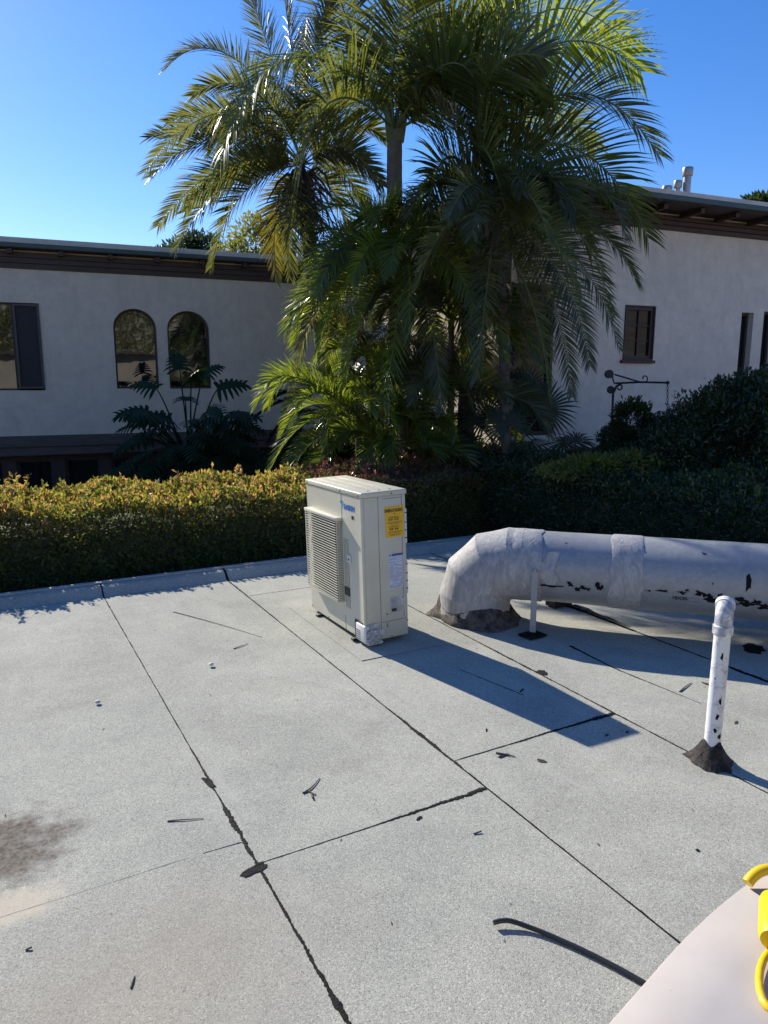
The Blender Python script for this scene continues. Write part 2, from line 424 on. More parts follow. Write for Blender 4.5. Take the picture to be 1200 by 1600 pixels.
# ---- flat roof the photographer stands on
X0, X1, Y0, Y1 = -4.6, 4.72, -3.2, 5.80
roof = MB().box((X0, Y0, -.35), (X1, Y1 + .22, 0)).build('flat_roof', M['deck'], None, (0, 0, 0)); tag(roof, kind='structure')
bw = MB().box((X0 + .25, Y0 + .2, GZ - .2), (X1 - .1, Y1 + .1, -.35)).build('lower_wall', M['stucco_cream'], roof)

# unseen storey added behind the camera to bounce sun onto shaded faces
US = thing('bounce_storey', ((X0 + X1) / 2 + 1, Y0 - 3, GZ), 'unseen tan stucco storey with two windows, added behind the viewer to bounce sunlight', 'house')
MUS = Matrix(((-1, 0, 0, 0), (0, 0, 1, Y0 - .02), (0, 1, 0, 0), (0, 0, 0, 1)))
_h = [[(-5.2, .9), (-3.9, .9), (-3.9, 2.1), (-5.2, 2.1)], [(1.2, .05), (2.1, .05), (2.1, 2.1), (1.2, 2.1)]]
MB().bm(shape2d([(-9, -2), (6.5, -2), (6.5, 2.75), (-9, 2.75)], _h, .22, MUS)).build('wall', M['stucco_tan'], US)
for q in _h:
    MB().bm(shape2d(q, [], .02, MUS @ Matrix.Translation((0, 0, -.1)))).build('window', M['glass'], US)
MB().box((-9.3, 2.75, -6), (6.8, 2.87, .5), M=MUS).build('roof', M['wood'], US)

SEAMS = [X0, -3.27, -2.27, -1.28, -.29, .70, 1.685, 2.665, 3.71, X1]
CROSS = {0: [1.2], 1: [3.1], 2: [.6, 4.2], 3: [2.9], 4: [-.9], 5: [2.187], 6: [2.435, 5.28], 7: [.9], 8: [.2]}
def rough_line(n, amp, seed):
    r = np.random.default_rng(seed); a = r.normal(0, 1, n)
    k = np.convolve(a, [.2, .3, .3, .2], 'same'); return k * amp
def cap_sheet(x0, x1, y0, y1, z, seed):
    nx = max(3, int((x1 - x0) / .07)); ny = max(3, int((y1 - y0) / .05))
    el = rough_line(ny + 1, .0014, seed); er = rough_line(ny + 1, .0014, seed + 1); eb = rough_line(nx + 1, .0006, seed + 2)
    V = []; F = []
    for j in range(ny + 1):
        for i in range(nx + 1):
            fx = i / nx; fy = j / ny
            x = x0 + (x1 - x0) * fx + (el[j] if i == 0 else er[j] if i == nx else 0)
            y = y0 + (y1 - y0) * fy + (eb[i] if j in (0, ny) else 0)
            zz = z + .0004 * math.sin(x * 5.1 + seed) * math.sin(y * 3.7 + seed * .7)
            V.append((x, y, zz))
    idx = lambda i, j: j * (nx + 1) + i
    for j in range(ny):
        for i in range(nx): F.append((idx(i, j), idx(i + 1, j), idx(i + 1, j + 1), idx(i, j + 1)))
    ring = [idx(i, 0) for i in range(nx + 1)] + [idx(nx, j) for j in range(1, ny + 1)] + [idx(i, ny) for i in range(nx - 1, -1, -1)] + [idx(0, j) for j in range(ny - 1, 0, -1)]
    b = len(V); V += [(V[k][0], V[k][1], .0004) for k in ring]
    for k in range(len(ring)): F.append((ring[k], b + k, b + (k + 1) % len(ring), ring[(k + 1) % len(ring)]))
    return fast_mesh('roof_sheet', V, F, M['granule'], roof)
sidx = 0
for c in range(len(SEAMS) - 1):
    ys = [Y0] + CROSS[c] + [Y1 - .01]
    for k in range(len(ys) - 1):
        cap_sheet(SEAMS[c] + .002, SEAMS[c + 1] - .002, ys[k] + .0012, ys[k + 1] - .0012, .0022 + .0008 * ((c + k) % 2), 10 + sidx * 5); sidx += 1

def tar_strip(pts, widths, z, seed, name='seam_tar', step=.007, wob=.35, mat='tar'):
    """a bead of roofing tar squeezed out along a seam"""
    r = np.random.default_rng(seed); V = []; F = []
    P = [Vector(p) for p in pts]; L = [0]
    for a, b in zip(P, P[1:]): L.append(L[-1] + (b - a).length)
    n = max(4, int(L[-1] / step)); sm_ = np.exp(-np.linspace(-2, 2, 17) ** 2); sm_ /= np.sqrt((sm_ ** 2).sum())
    k = .6 * np.convolve(r.normal(0, 1, n + 25), sm_, 'same') + .5 * r.normal(0, 1, n + 25); k2 = .6 * np.convolve(r.normal(0, 1, n + 25), sm_, 'same') + .5 * r.normal(0, 1, n + 25)
    for i in range(n + 1):
        d = L[-1] * i / n; s = max(j for j in range(len(P) - 1) if L[j] <= d + 1e-9); f = (d - L[s]) / max(1e-9, L[s + 1] - L[s])
        p = P[s].lerp(P[s + 1], f); t = (P[s + 1] - P[s]).normalized(); q = Vector((-t.y, t.x, 0)); wd = .62 * (widths[s] * (1 - f) + widths[s + 1] * f)
        a = max(.12, 1 + wob * k[i] * 1.3); b = max(.12, 1 + wob * k2[i] * 1.3)
        zc = .0040 + min(.0022, wd * .12)
        V += [p + q * wd * .5 * a + Vector((0, 0, .0037)), p + Vector((0, 0, zc)), p - q * wd * .5 * b + Vector((0, 0, .0037))]
    for i in range(n):
        o = i * 3; F += [(o, o + 1, o + 4, o + 3), (o + 1, o + 2, o + 5, o + 4)]
    V = [tuple(v) for v in V]
    return fast_mesh(name, V, F, M[mat], roof)
def seam(x, prof, seed, **k): return tar_strip([(x, y, 0) for y, _ in prof], [w_ for _, w_ in prof], .008, seed, **k)
seam(-.29, [(Y0, .008), (5.8, .008)], 2)
seam(.70, [(Y0, .012), (1.4, .022), (1.7, .022), (2.0, .012), (2.15, .02), (2.3, .03), (2.5, .034), (2.62, .010), (2.85, .016), (3.2, .008), (4.5, .010), (5.79, .014)], 3, wob=.32)
seam(1.687, [(Y0, .012), (1.5, .009), (2.1, .012), (2.30, .012), (2.45, .024), (2.75, .028), (3.1, .010), (3.6, .012), (4.6, .012), (5.4, .022), (5.79, .026)], 4, wob=.3)
seam(2.665, [(Y0, .010), (1.7, .012), (2.4, .014), (2.9, .018), (3.3, .026), (3.6, .014), (5.79, .012)], 5, wob=.3)
seam(3.71, [(Y0, .012), (2.0, .03), (2.45, .05), (2.6, .02), (3.3, .028), (3.9, .06), (4.3, .02), (5.79, .016)], 6, wob=.3)
tar_strip([(.705, 2.187, 0), (1.1, 2.185, 0), (1.3, 2.187, 0), (1.68, 2.187, 0)], [.008, .010, .022, .05], .008, 7, wob=.3)
tar_strip([(1.69, 2.435, 0), (2.1, 2.434, 0), (2.3, 2.436, 0), (2.66, 2.433, 0)], [.006, .014, .022, .042], .008, 8, wob=.35)
tar_strip([(.55, 2.335, 0), (.69, 2.33, 0)], [.003, .007], .008, 9, wob=.3)
tar_strip([(-.28, 2.33, 0), (.25, 2.331, 0), (.5, 2.335, 0)], [.001, .0016, .002], .008, 10, wob=.6, mat='tar_dusty')
tar_strip([(1.7, 5.28, 0), (2.65, 5.28, 0)], [.008, .012], .008, 11, wob=.35)
tar_strip([tuple(gnd(891, 1010)), tuple(gnd(960, 1045)), tuple(gnd(1095, 1100))], [.035, .016, .004], .009, 12, wob=.3)
tar_strip([tuple(gnd(718, 1047)), tuple(gnd(818, 1087))], [.008, .012], .009, 13, wob=.4)
def tar_patch(u, v, rx, ry, seed, mat='tar', ang=0, name='tar_patch'):
    r = np.random.default_rng(seed); c = gnd(u, v); n = 14; poly = []
    for k in range(n):
        a = 2 * math.pi * k / n; rr = 1 + r.uniform(-.3, .3); x = rx * math.cos(a) * rr; y = ry * math.sin(a) * rr
        poly.append((c.x + x * math.cos(ang) - y * math.sin(ang), c.y + x * math.sin(ang) + y * math.cos(ang)))
    return MB().prism(poly, .0036, .0056).build(name, M[mat], roof)
for (u, v, rx, ry, mt) in [(397, 1361, .05, .022, 'tar'), (326, 1224, .016, .05, 'tar'), (1178, 1014, .085, .06, 'tar'), (848, 1052, .03, .035, 'tar'), (815, 1080, .03, .006, 'tar_grey'),
                           (655, 1280, .014, .007, 'tar'), (787, 1182, .03, .008, 'tar'), (846, 1190, .012, .02, 'tar_grey'), (1090, 1330, .008, .006, 'tar'),
                           (948, 1150, .012, .006, 'tar_grey'), (1105, 1070, .01, .03, 'tar_grey'), (980, 1145, .012, .005, 'tar'), (1150, 1130, .02, .006, 'tar_grey'), (760, 1142, .015, .004, 'tar')]:
    tar_patch(u, v, rx, ry, int(u * 3 + v), mt, random.uniform(0, 1))
# membrane patch under the condenser
MB().box((1.86, 3.66, .0045), (2.46, 4.86, .0075), bevel=.002, seg=1).build('roof_sheet', M['granule'], roof)

# ---- raised edge along the far and right side of the roof
def curb(a, b, inward, seed, name='edge_curb'):
    """sloping cant strip with a flat top; a, b ends along the foot"""
    a = Vector(a); b = Vector(b); q = -Vector(inward)
    n = max(3, int((b - a).length / .06)); r = rough_line(n + 1, .003, seed); V = []; F = []
    prof = [(0, .0042), (.03, .012), (.075, .052), (.095, .066), (.17, .072), (.2, .064), (.205, -.2)]
    for i in range(n + 1):
        p = a.lerp(b, i / n)
        for j, (o, z) in enumerate(prof):
            V.append(p + q * (o + r[i] * (1 if j else .6)) + Vector((0, 0, z + (r[(i * 3) % n] * .6 if 1 < j < 6 else 0))))
    m = len(prof)
    for i in range(n):
        for j in range(m - 1): F.append((i * m + j, i * m + j + 1, (i + 1) * m + j + 1, (i + 1) * m + j))
    return fast_mesh(name, V, F, M['granule'], roof, smooth=True)
for k, (xa, xb) in enumerate([(X0, -1.28), (-1.274, .695), (.705, 1.68), (1.70, 3.3), (3.306, 4.72)]):
    curb((xa, Y1 - .012, 0), (xb, Y1 - .012, 0), (0, -1, 0), 60 + k)
curb((X1 - .01, Y1 - .012, 0), (X1 - .01, Y0, 0), (-1, 0, 0), 70)
for x, wd in ((.70, .010), (1.69, .016), (3.303, .006)):
    MB().add([(x - wd / 2, 5.80, .010), (x + wd / 2, 5.80, .010), (x + wd * .4, 5.878, .066), (x - wd * .4, 5.878, .066), (x + wd * .4, 5.945, .0765), (x - wd * .4, 5.945, .0765)],
             [(0, 1, 2, 3), (3, 2, 4, 5)]).build('seam_tar', M['tar'], roof)
MB().box((X0, 5.948, .070), (X1, 5.998, .084), bevel=.004).build('edge_metal', M['galv'], roof)

# ================================================================== HOUSES
WDIR = Vector((math.sin(R(96)), math.cos(R(96)), 0)); WNRM = Vector((math.sin(R(186)), math.cos(R(186)), 0))   # along the wall, outwards
def wall_frame(p0): return Matrix(((WDIR.x, 0, WNRM.x, p0[0]), (WDIR.y, 0, WNRM.y, p0[1]), (0, 1, 0, 0), (0, 0, 0, 1)))
def on_wall(u, v, p0):
    p = onplane(u, v, p0, WNRM); return ((p - Vector(p0)).dot(WDIR), p.z)
def rect(x0, y0, x1, y1): return [(x0, y0), (x1, y0), (x1, y1), (x0, y1)]
def arch(x0, x1, y0, spring, top, n=14):
    cx = (x0 + x1) / 2; rx = (x1 - x0) / 2
    return [(x0, y0), (x1, y0)] + [(cx + rx * math.cos(math.pi * k / n), spring + (top - spring) * math.sin(math.pi * k / n)) for k in range(n + 1)]
def inset(poly, d):
    cx = sum(p[0] for p in poly) / len(poly); cy = sum(p[1] for p in poly) / len(poly)
    xs = [p[0] for p in poly]; ys = [p[1] for p in poly]; wx = max(xs) - min(xs); wy = max(ys) - min(ys)
    mx = (max(xs) + min(xs)) / 2; my = (max(ys) + min(ys)) / 2
    return [(mx + (p[0] - mx) * (1 - 2 * d / wx), my + (p[1] - my) * (1 - 2 * d / wy)) for p in poly]
def window(parent, Mx, poly, fr=.035, depth=.15, frame_mat='wood', proud=.0, bars=(), glass='glass'):
    f = MB().bm(shape2d(inset(poly, .001), [inset(poly, fr)], .05, Mx @ Matrix.Translation((0, 0, proud - depth + .05)))).build('window', M[frame_mat], parent)
    MB().bm(shape2d(inset(poly, fr * .6), [], .008, Mx @ Matrix.Translation((0, 0, proud - depth + .02)))).build('pane', M[glass], f)
    for (x0, y0, x1, y1) in bars:
        MB().box((x0, y0, proud - depth + .022), (x1, y1, proud - depth + .047), M=Mx).build('glazing_bar', M[frame_mat], f)
    return f

# ---- grey stucco house (far, behind the left hedge)
PL = Vector((2.59, 14.27, 0)); ML = wall_frame(PL)
LH = thing('stucco_house', (PL.x - 3, PL.y + 2, GZ), 'long grey stucco house with arched windows and dark brown eave', 'house')
sL, sR = -12.0, 4.02
zb = on_wall(0, 682, PL)[1]; zt = on_wall(215, 428, PL)[1]
ax0, _ = on_wall(183, 607, PL); ax1, az0 = on_wall(249.5, 607, PL); _, atop = on_wall(215, 482.5, PL); _, aspr = on_wall(183, 512, PL)
bx0, _ = on_wall(265.5, 600, PL); bx1, bz0 = on_wall(331, 607, PL); _, btop = on_wall(296, 486, PL); _, bspr = on_wall(265, 515, PL)
wx1, wz1 = on_wall(60, 474, PL); wx0 = wx1 - 2.2; wz0 = on_wall(30, 610, PL)[1]; wmid = on_wall(24, 540, PL)[0]
dx0 = on_wall(502, 600, PL)[0]
archA = arch(ax0, ax1, az0, aspr, atop); archB = arch(bx0, bx1, bz0, bspr, btop); winL = rect(wx0, wz0, wx1, wz1)
doorL = rect(dx0, zb + .02, dx0 + .55, on_wall(505, 556, PL)[1])
MB().bm(shape2d(rect(sL, zb, sR, zt + .5), [archA, archB, winL, doorL], .22, ML)).build('wall', M['stucco_grey'], LH)
window(LH, ML, archA); window(LH, ML, archB)
window(LH, ML, doorL, depth=.12)
f = window(LH, ML, rect(wx0, wz0, wmid, wz1), proud=.05, bars=[(wx0, wz1 - .52, wmid - .03, wz1 - .49)])
sc = MB().bm(shape2d(rect(wmid + .003, wz0 + .03, wx1 - .002, wz1 - .02), [inset(rect(wmid + .003, wz0 + .03, wx1 - .002, wz1 - .02), .035)], .04, ML @ Matrix.Translation((0, 0, .03)))).build('window_screen', M['wood_grey'], LH)
MB().box((wmid + .02, wz0 + .05, -.02), (wx1 - .02, wz1 - .04, .0), M=ML).build('screen_cloth', M['screen'], sc)
# stepped trim under the jettied upper floor, then the lower storey set back
MB().box((sL, zb - .20, -.2), (sR, zb - .001, .045), M=ML, bevel=.008).build('trim_board', M['wood_grey'], LH)
MB().box((sL, zb - .36, -.2), (sR, zb - .203, .0), M=ML, bevel=.008).build('trim_board', M['wood_grey'], LH)
low = rect(sL, GZ, sR, zb - .36); lw = []
s0 = on_wall(0, 740, PL)[0]
for k in range(-3, 5):
    x = s0 + .25 + k * .82; lw.append(rect(x, GZ + .5, x + .62, zb - .46))
MB().bm(shape2d(low, lw, .15, ML @ Matrix.Translation((0, 0, -.35)))).build('lower_wall', M['wood'], LH)
for q in lw: window(LH, ML @ Matrix.Translation((0, 0, -.35)), q, fr=.05, depth=.1)
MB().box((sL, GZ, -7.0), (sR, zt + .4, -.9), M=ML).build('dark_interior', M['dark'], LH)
# eave: frieze boards, rafter tails, soffit, drip edge; the roof is almost flat
e0 = zt - .02
for j, (h0, h1, pr) in enumerate([(0, .09, .03), (.092, .18, .05), (.182, .27, .07)]):
    MB().box((sL, e0 + h0, -.02), (sR + .3, e0 + h1, pr), M=ML, bevel=.004, seg=1).build('frieze_board', M['wood'], LH)
for k in range(20):
    x = sL + .4 + k * .8
    MB().box((x, e0 + .22, .06), (x + .09, e0 + .302, .22), M=ML, bevel=.004, seg=1).build('rafter_tail', M['wood'], LH)
rf = MB().box((sL, e0 + .305, -7.2), (sR + .3, e0 + .34, .27), M=ML).build('roof', M['wood'], LH)
MB().box((sL, e0 + .312, .272), (sR + .3, e0 + .385, .295), M=ML, bevel=.004, seg=1).build('drip_edge', M['edge'], rf)
MB().box((sL, e0 + .342, -7.2), (sR + .3, e0 + .37, .27), M=ML).build('roof_covering', M['edge'], rf)

# ---- cream stucco house (nearer, right)
PR = Vector((8.3, 7.2, 0)); MR = wall_frame(PR)
RH = thing('stucco_house', (PR.x + 1, PR.y + 3, GZ), 'cream stucco house with red-brown eave and small wood-framed window', 'house')
cs = on_wall(795, 560, PR)[0]; rs_ = 9.0
zt2 = on_wall(1018, 355, PR)[1]
swx0, swz0 = on_wall(973.5, 561, PR); swx1, swz1 = on_wall(1023, 480, PR)
nx0, _ = on_wall(1152, 575, PR); nx1, nz1 = on_wall(1178, 489, PR)
tx0, tz1 = on_wall(799, 441, PR); tx1, tz0 = on_wall(859, 668, PR)
n2 = on_wall(1194, 489, PR)[0]
smallw = rect(swx0, swz0, swx1, swz1); narrow = rect(nx0, .9, nx1, nz1); narrow2 = rect(n2, .9, n2 + .25, nz1 + .03); tall = rect(tx0, tz0 - .1, tx1, tz1)
MB().bm(shape2d(rect(cs, GZ, rs_, zt2 + .5), [smallw, narrow, narrow2, tall], .22, MR)).build('wall', M['stucco_cream'], RH)
MSIDE = MR @ Matrix.Translation((cs, 0, -.223)) @ Matrix.Rotation(-math.pi / 2, 4, 'Y')   # side wall, runs away from the viewer
MB().bm(shape2d(rect(-6.6, GZ, 0, zt2 + .5), [], .2, MSIDE)).build('side_wall', M['stucco_cream'], RH)
f = window(RH, MR, smallw, fr=.05, glass='glass_dim', depth=.06, frame_mat='wood_red')
cx = (swx0 + swx1) / 2; hz = (swz1 - swz0)
for a, b, c, d in [(cx - .007, swz0 + .05, cx + .007, swz1 - .05)] + [(swx0 + .05, swz0 + hz * q - .006, swx1 - .05, swz0 + hz * q + .006) for q in (.36, .64)]:
    MB().box((a, b, -.037), (c, d, -.02), M=MR).build('glazing_bar', M['wood_red'], f)
MB().bm(shape2d(rect(swx0 - .012, swz0 - .012, swx1 + .012, swz1 + .012), [inset(smallw, .004)], .02, MR @ Matrix.Translation((0, 0, .016)))).build('casing', M['wood_red'], f)
MB().box((swx0 - .05, swz0 - .055, -.02), (swx1 + .03, swz0 - .014, .05), M=MR, bevel=.006).build('sill', M['wood_red'], f)
window(RH, MR, narrow, fr=.03, glass='glass_dim', depth=.14, frame_mat='wood_grey'); window(RH, MR, narrow2, fr=.03, glass='glass_dim', depth=.14, frame_mat='wood_grey')
window(RH, MR, tall, fr=.05, glass='glass_dim', depth=.1, bars=[(tx0, tz0 + .9, tx1, tz0 + .94)])  # low ior keeps the reflections in these panes weak
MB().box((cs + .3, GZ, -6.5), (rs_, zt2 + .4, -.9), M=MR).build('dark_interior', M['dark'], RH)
e1 = zt2 - .02
for j, (h0, h1, pr) in enumerate([(0, .06, .035), (.062, .12, .05), (.122, .18, .065)]):
    MB().box((cs - .1, e1 + h0, -.02), (rs_, e1 + h1, pr), M=MR, bevel=.004, seg=1).build('frieze_board', M['wood_red'], RH)
for k in range(17):
    x = cs + .1 + k * .62
    MB().box((x, e1 + .15, .06), (x + .07, e1 + .212, .44), M=MR, bevel=.004, seg=1).build('rafter_tail', M['wood_red'], RH)
rf = MB().box((cs - .5, e1 + .215, -6.6), (rs_, e1 + .245, .56), M=MR).build('roof', M['wood_red'], RH)
MB().box((cs - .5, e1 + .22, .562), (rs_, e1 + .285, .585), M=MR, bevel=.004, seg=1).build('drip_edge', M['edge'], rf)
MB().box((cs - .5, e1 + .247, -6.6), (rs_, e1 + .272, .56), M=MR).build('roof_covering', M['edge'], rf)
# roof vents
def vent(u, vtop, depth, rad, capr, caph, label):
    p = at(u, vtop, depth); zb_ = e1 + .27
    t = thing('roof_vent', (p.x, p.y, zb_), label, 'vent', 'metal vents on the cream house roof')
    q = lambda z: (p.x, p.y, z)
    MB().tube([q(zb_), q(p.z - caph * .4)], rad, 16).build('flue', M['flue'], t, smooth=True)
    MB().tube([q(zb_ - .01), q(zb_ + .05), q(zb_ + .06)], [rad * 1.7, rad * 1.25, rad * 1.05], 16).build('flashing', M['flue'], t, smooth=True)
    MB().tube([q(p.z - caph), q(p.z - caph + .012), q(p.z - .012), q(p.z)], [capr * .9, capr, capr, capr * .94], 18).build('cap', M['flue'], t, smooth=True)
vent(1042.5, 291, 11.0, .055, .072, .10, 'shortest roof vent, squat wide metal cap at the palm fronds')
vent(1059.5, 282.5, 11.0, .036, .058, .095, 'middle roof vent, narrow metal flue with small cap')
vent(1075, 262, 11.0, .055, .075, .115, 'tallest roof vent, straight metal flue with round cap')

# ================================================================== PLANTS
def bez(p, n):
    """Bezier through a list of 3 or 4 control points"""
    out = []
    for i in range(n + 1):
        t = i / n; q = [Vector(x) for x in p]
        while len(q) > 1: q = [q[k].lerp(q[k + 1], t) for k in range(len(q) - 1)]
        out.append(q[0])
    return out
def make_frond(parent, ctrl, nleaf, length, width, mats, seed, vee=25, droop=.5, roll=0.0, t0=.16, jit=.12, rad=.012, multi=0.0, alpha=(68, 28), name='frond', shape='date'):
    rg = random.Random(seed); n = 16
    c = bez(ctrl, n); V = []; F = []; MI = []
    def tube(pts, r0, r1):
        b = len(V)
        for i, p in enumerate(pts):
            t = (pts[min(i + 1, len(pts) - 1)] - pts[max(i - 1, 0)]).normalized()
            s = t.cross(ZUP); s = s.normalized() if s.length > .05 else RT.copy(); q = s.cross(t)
            r = r0 + (r1 - r0) * i / (len(pts) - 1)
            for k in range(4):
                a = math.pi / 2 * k; V.append(p + (s * math.cos(a) + q * math.sin(a)) * r)
        for i in range(len(pts) - 1):
            for k in range(4):
                F.append((b + i * 4 + k, b + i * 4 + (k + 1) % 4, b + (i + 1) * 4 + (k + 1) % 4, b + (i + 1) * 4 + k)); MI.append(1)
    tube(c, rad, rad * .22)
    grav = Vector((0, 0, -1))
    for i in range(nleaf):
        t = t0 + (1 - t0) * (i + rg.uniform(-.2, .2)) / (nleaf - 1); t = min(.999, max(t0 * .8, t))
        k = min(n - 1, int(t * n)); f = t * n - k
        p = c[k].lerp(c[k + 1], f); T = (c[k + 1] - c[k]).normalized()
        S = T.cross(ZUP); S = S.normalized() if S.length > .08 else RT.copy()
        Nn = S.cross(T)
        if roll:
            q = Quaternion(T, roll); S = q @ S; Nn = q @ Nn
        u = (t - t0) / (1 - t0)
        L = length * ((.45 + .55 * min(1, u / .25)) * (1 - .62 * max(0, (u - .45) / .55) ** 1.6)) * rg.uniform(1 - jit, 1 + jit)
        al = R(alpha[0] + (alpha[1] - alpha[0]) * u)
        for s in (-1, 1):
            be = R(vee + rg.uniform(-1, 1) * (8 + multi * 40)); a2 = al * rg.uniform(.88, 1.1)
            d = (T * math.cos(a2) + (S * (s * math.cos(be)) + Nn * math.sin(be)) * math.sin(a2)).normalized()
            W = (T - d * T.dot(d)); W = W.normalized() if W.length > .05 else Nn.copy()
            if rg.random() < .5: W = (W + Nn * rg.uniform(-.5, .5)).normalized()
            b = len(V); q = p.copy(); seg = 4; ws = (.55, 1.0, .85, .5, .06)
            for j in range(seg + 1):
                V.append(q + W * width * .5 * ws[j]); V.append(q - W * width * .5 * ws[j])
                q = q + d * (L / seg)
                d = (d + grav * droop * (.22 + .16 * j) * rg.uniform(.7, 1.3)).normalized()
            for j in range(seg):
                o = b + j * 2; F.append((o, o + 1, o + 3, o + 2)); MI.append(0)
    return fast_mesh(name, np.array([tuple(v) for v in V]), F, mats, parent, mats_idx=MI, smooth=True)

def palm_trunk(parent, pts, r0, r1, mat, ring=.05, amp=.06, stubs=0, seed=0, wild=0.0):
    rg = random.Random(seed); c = bez(pts, 44); n = len(c); rad = []
    for i in range(n): rad.append((r0 + (r1 - r0) * i / (n - 1)) * (1 + amp * (1 if i % 2 else -1)))
    MB().tube(c, rad, 14, prof=lambda i, a: 1 + wild * math.sin(a * 5 + i * 2.1)).build('trunk', mat, parent, smooth=True, angle=30)
    if stubs:
        mb = MB()
        for k in range(stubs):
            t = k / stubs; i = int(t * (n - 2)); p = c[i].lerp(c[i + 1], .5); a = k * 2.4; T = (c[i + 1] - c[i]).normalized()
            s = T.cross(Vector((0, 1, 0))).normalized(); q = s.cross(T); d = s * math.cos(a) + q * math.sin(a)
            r = (r0 + (r1 - r0) * t); b = p + d * r * .7
            mb.tube([b, b + d * .035 + T * .03, b + d * .045 + T * .075], [.035, .028, .010], 5)
        o = mb.build('leaf_scars', mat, parent); o['kind'] = 'stuff'

def D(base, az, el, L, drop, bend=.55):
    """control points of a frond: azimuth (deg, 0 = image right, 90 = away), elevation, length, how far the tip sinks"""
    a = R(az); h = RT * math.cos(a) + FH * math.sin(a); d = h * math.cos(R(el)) + ZUP * math.sin(R(el))
    c1 = base + d * L * .45; c2 = base + d * L * .78 + ZUP * (-drop * .25) + h * L * .06
    tip = base + d * L * .88 + h * L * .10 - ZUP * drop
    return [base, c1, c2, tip]
def P2(base, dep, *uvd):
    """control points from places in the view: (u, v, metres nearer or farther than the crown)"""
    return [base] + [at(u, v, dep + d) for u, v, d in uvd]

DATE = dict(nleaf=84, length=.36, width=.019, vee=22, droop=.20, multi=.35, rad=.013)
KING = dict(nleaf=78, length=.92, width=.027, vee=10, droop=.95, rad=.022, alpha=(75, 30), t0=.12)
FINE = dict(nleaf=84, length=.38, width=.017, vee=18, droop=.26, multi=.3, rad=.012)
AREC = dict(nleaf=64, length=.40, width=.017, vee=30, droop=.32, rad=.011, alpha=(60, 25))
def ring_of_fronds(parent, base, n, L, el, drop, mats, style, seed, az0=0, skip=None, name='frond'):
    rg = random.Random(seed)
    for k in range(n):
        az = az0 + k * 360 / n + rg.uniform(-14, 14)
        if skip and skip(az % 360): continue
        e = rg.uniform(*el); l = L * rg.uniform(.85, 1.12)
        make_frond(parent, D(base + Vector((0, 0, rg.uniform(-.08, .05))), az, e, l, rg.uniform(*drop) * l), mats=mats, seed=seed * 100 + k, roll=rg.uniform(-.5, .5), name=name, **style)
DM = [M['date'], M['rachis']]; DY = [M['date_yellow'], M['rachis_dry']]; KM = [M['king'], M['rachis']]; KL = [M['king_backlit'], M['rachis']]; AM = [M['areca'], M['rachis']]

_rr = random.Random(99)
def RL(a, b): return _rr.choice((-1, 1)) * _rr.uniform(a, b)

# ---- date palm with leaning trunk, left of the clump
dA = 10.6; bA = at(472, 258, dA)
tA = thing('date_palm', at(545, 800, dA).xy.to_3d() + Vector((0, 0, GZ)), 'feathery date palm with leaning dark trunk, leftmost tall palm before the grey house', 'palm tree', 'palms in the garden clump')
palm_trunk(tA, [Vector((*at(552, 800, dA).xy, GZ)), at(520, 600, dA), at(484, 430, dA), bA + Vector((0, 0, -.1))], .125, .10, M['bark'], amp=.05, stubs=150, seed=1)
specA = [((420, 170, -.3), (330, 120, -.5), (228, 268, -.6)), ((430, 120, .2), (330, 20, .3), (258, 108, .4)), ((430, 200, .1), (310, 190, .0), (236, 275, .2)),
         ((425, 235, -.4), (330, 235, -.7), (248, 352, -.8)), ((430, 250, .2), (330, 260, .3), (275, 392, .4)), ((440, 260, -.3), (360, 270, -.5), (330, 415, -.6)),
         ((440, 150, .3), (420, 60, .5), (385, -20, .7)), ((465, 140, 0), (450, 40, .1), (440, -40, .2)), ((480, 150, -.2), (500, 60, -.3), (520, -10, -.5)),
         ((500, 160, .3), (560, 90, .5), (600, 80, .6)), ((445, 170, -.5), (380, 90, -.9), (300, 150, -1.0)), ((500, 220, -.3), (560, 200, -.6), (590, 300, -.8)),
         ((440, 290, .3), (420, 330, .4), (432, 440, .5)), ((455, 300, -.5), (448, 350, -.6), (452, 430, -.7)), ((500, 270, .3), (540, 300, .5), (550, 400, .6)),
         ((420, 190, .8), (350, 170, 1.2), (290, 240, 1.5)), ((480, 140, .8), (470, 70, 1.2), (480, 40, 1.6)), ((450, 160, -.7), (400, 130, -1.2), (350, 230, -1.5)),
         ((440, 245, .7), (380, 240, 1.1), (330, 310, 1.4)), ((430, 230, 0), (300, 190, .1), (232, 215, .2)), ((500, 190, .6), (540, 140, 1.0), (590, 150, 1.4)), ((505, 235, -.2), (550, 215, -.3), (598, 290, -.4)), ((500, 250, .5), (540, 250, .8), (575, 330, 1.0)), ((505, 215, .2), (560, 170, .4), (605, 220, .6)), ((430, 215, .3), (340, 150, .5), (262, 190, .6)), ((435, 240, -.2), (350, 250, -.3), (290, 330, -.4))]
for k, s in enumerate(specA):
    old = k in (5, 12, 13)
    make_frond(tA, P2(bA, dA, *s), mats=DY if k == 12 else DM, seed=300 + k, roll=RL(.4, 1.3), **dict(DATE, nleaf=92, length=.42, width=.019))
ring_of_fronds(tA, bA, 4, 1.75, (15, 75), (.3, .6), DM, dict(DATE, length=.42), 35)
for k in range(30):       # old leaf bases hanging below the crown
    a = k * 2.39; dr = RT * math.cos(a) + FH * math.sin(a); b = bA + Vector((0, 0, -.12 - .022 * k))
    MB().tube([b + dr * .06, b + dr * .2 + Vector((0, 0, .09)), b + dr * .33 + Vector((0, 0, -.02)), b + dr * (.40 + .1 * (k % 3)) + Vector((0, 0, -.30 - .05 * (k % 4)))], [.035, .024, .016, .006], 5).build('dead_leaf_stalk', M['stub'], tA)
fb = MB()
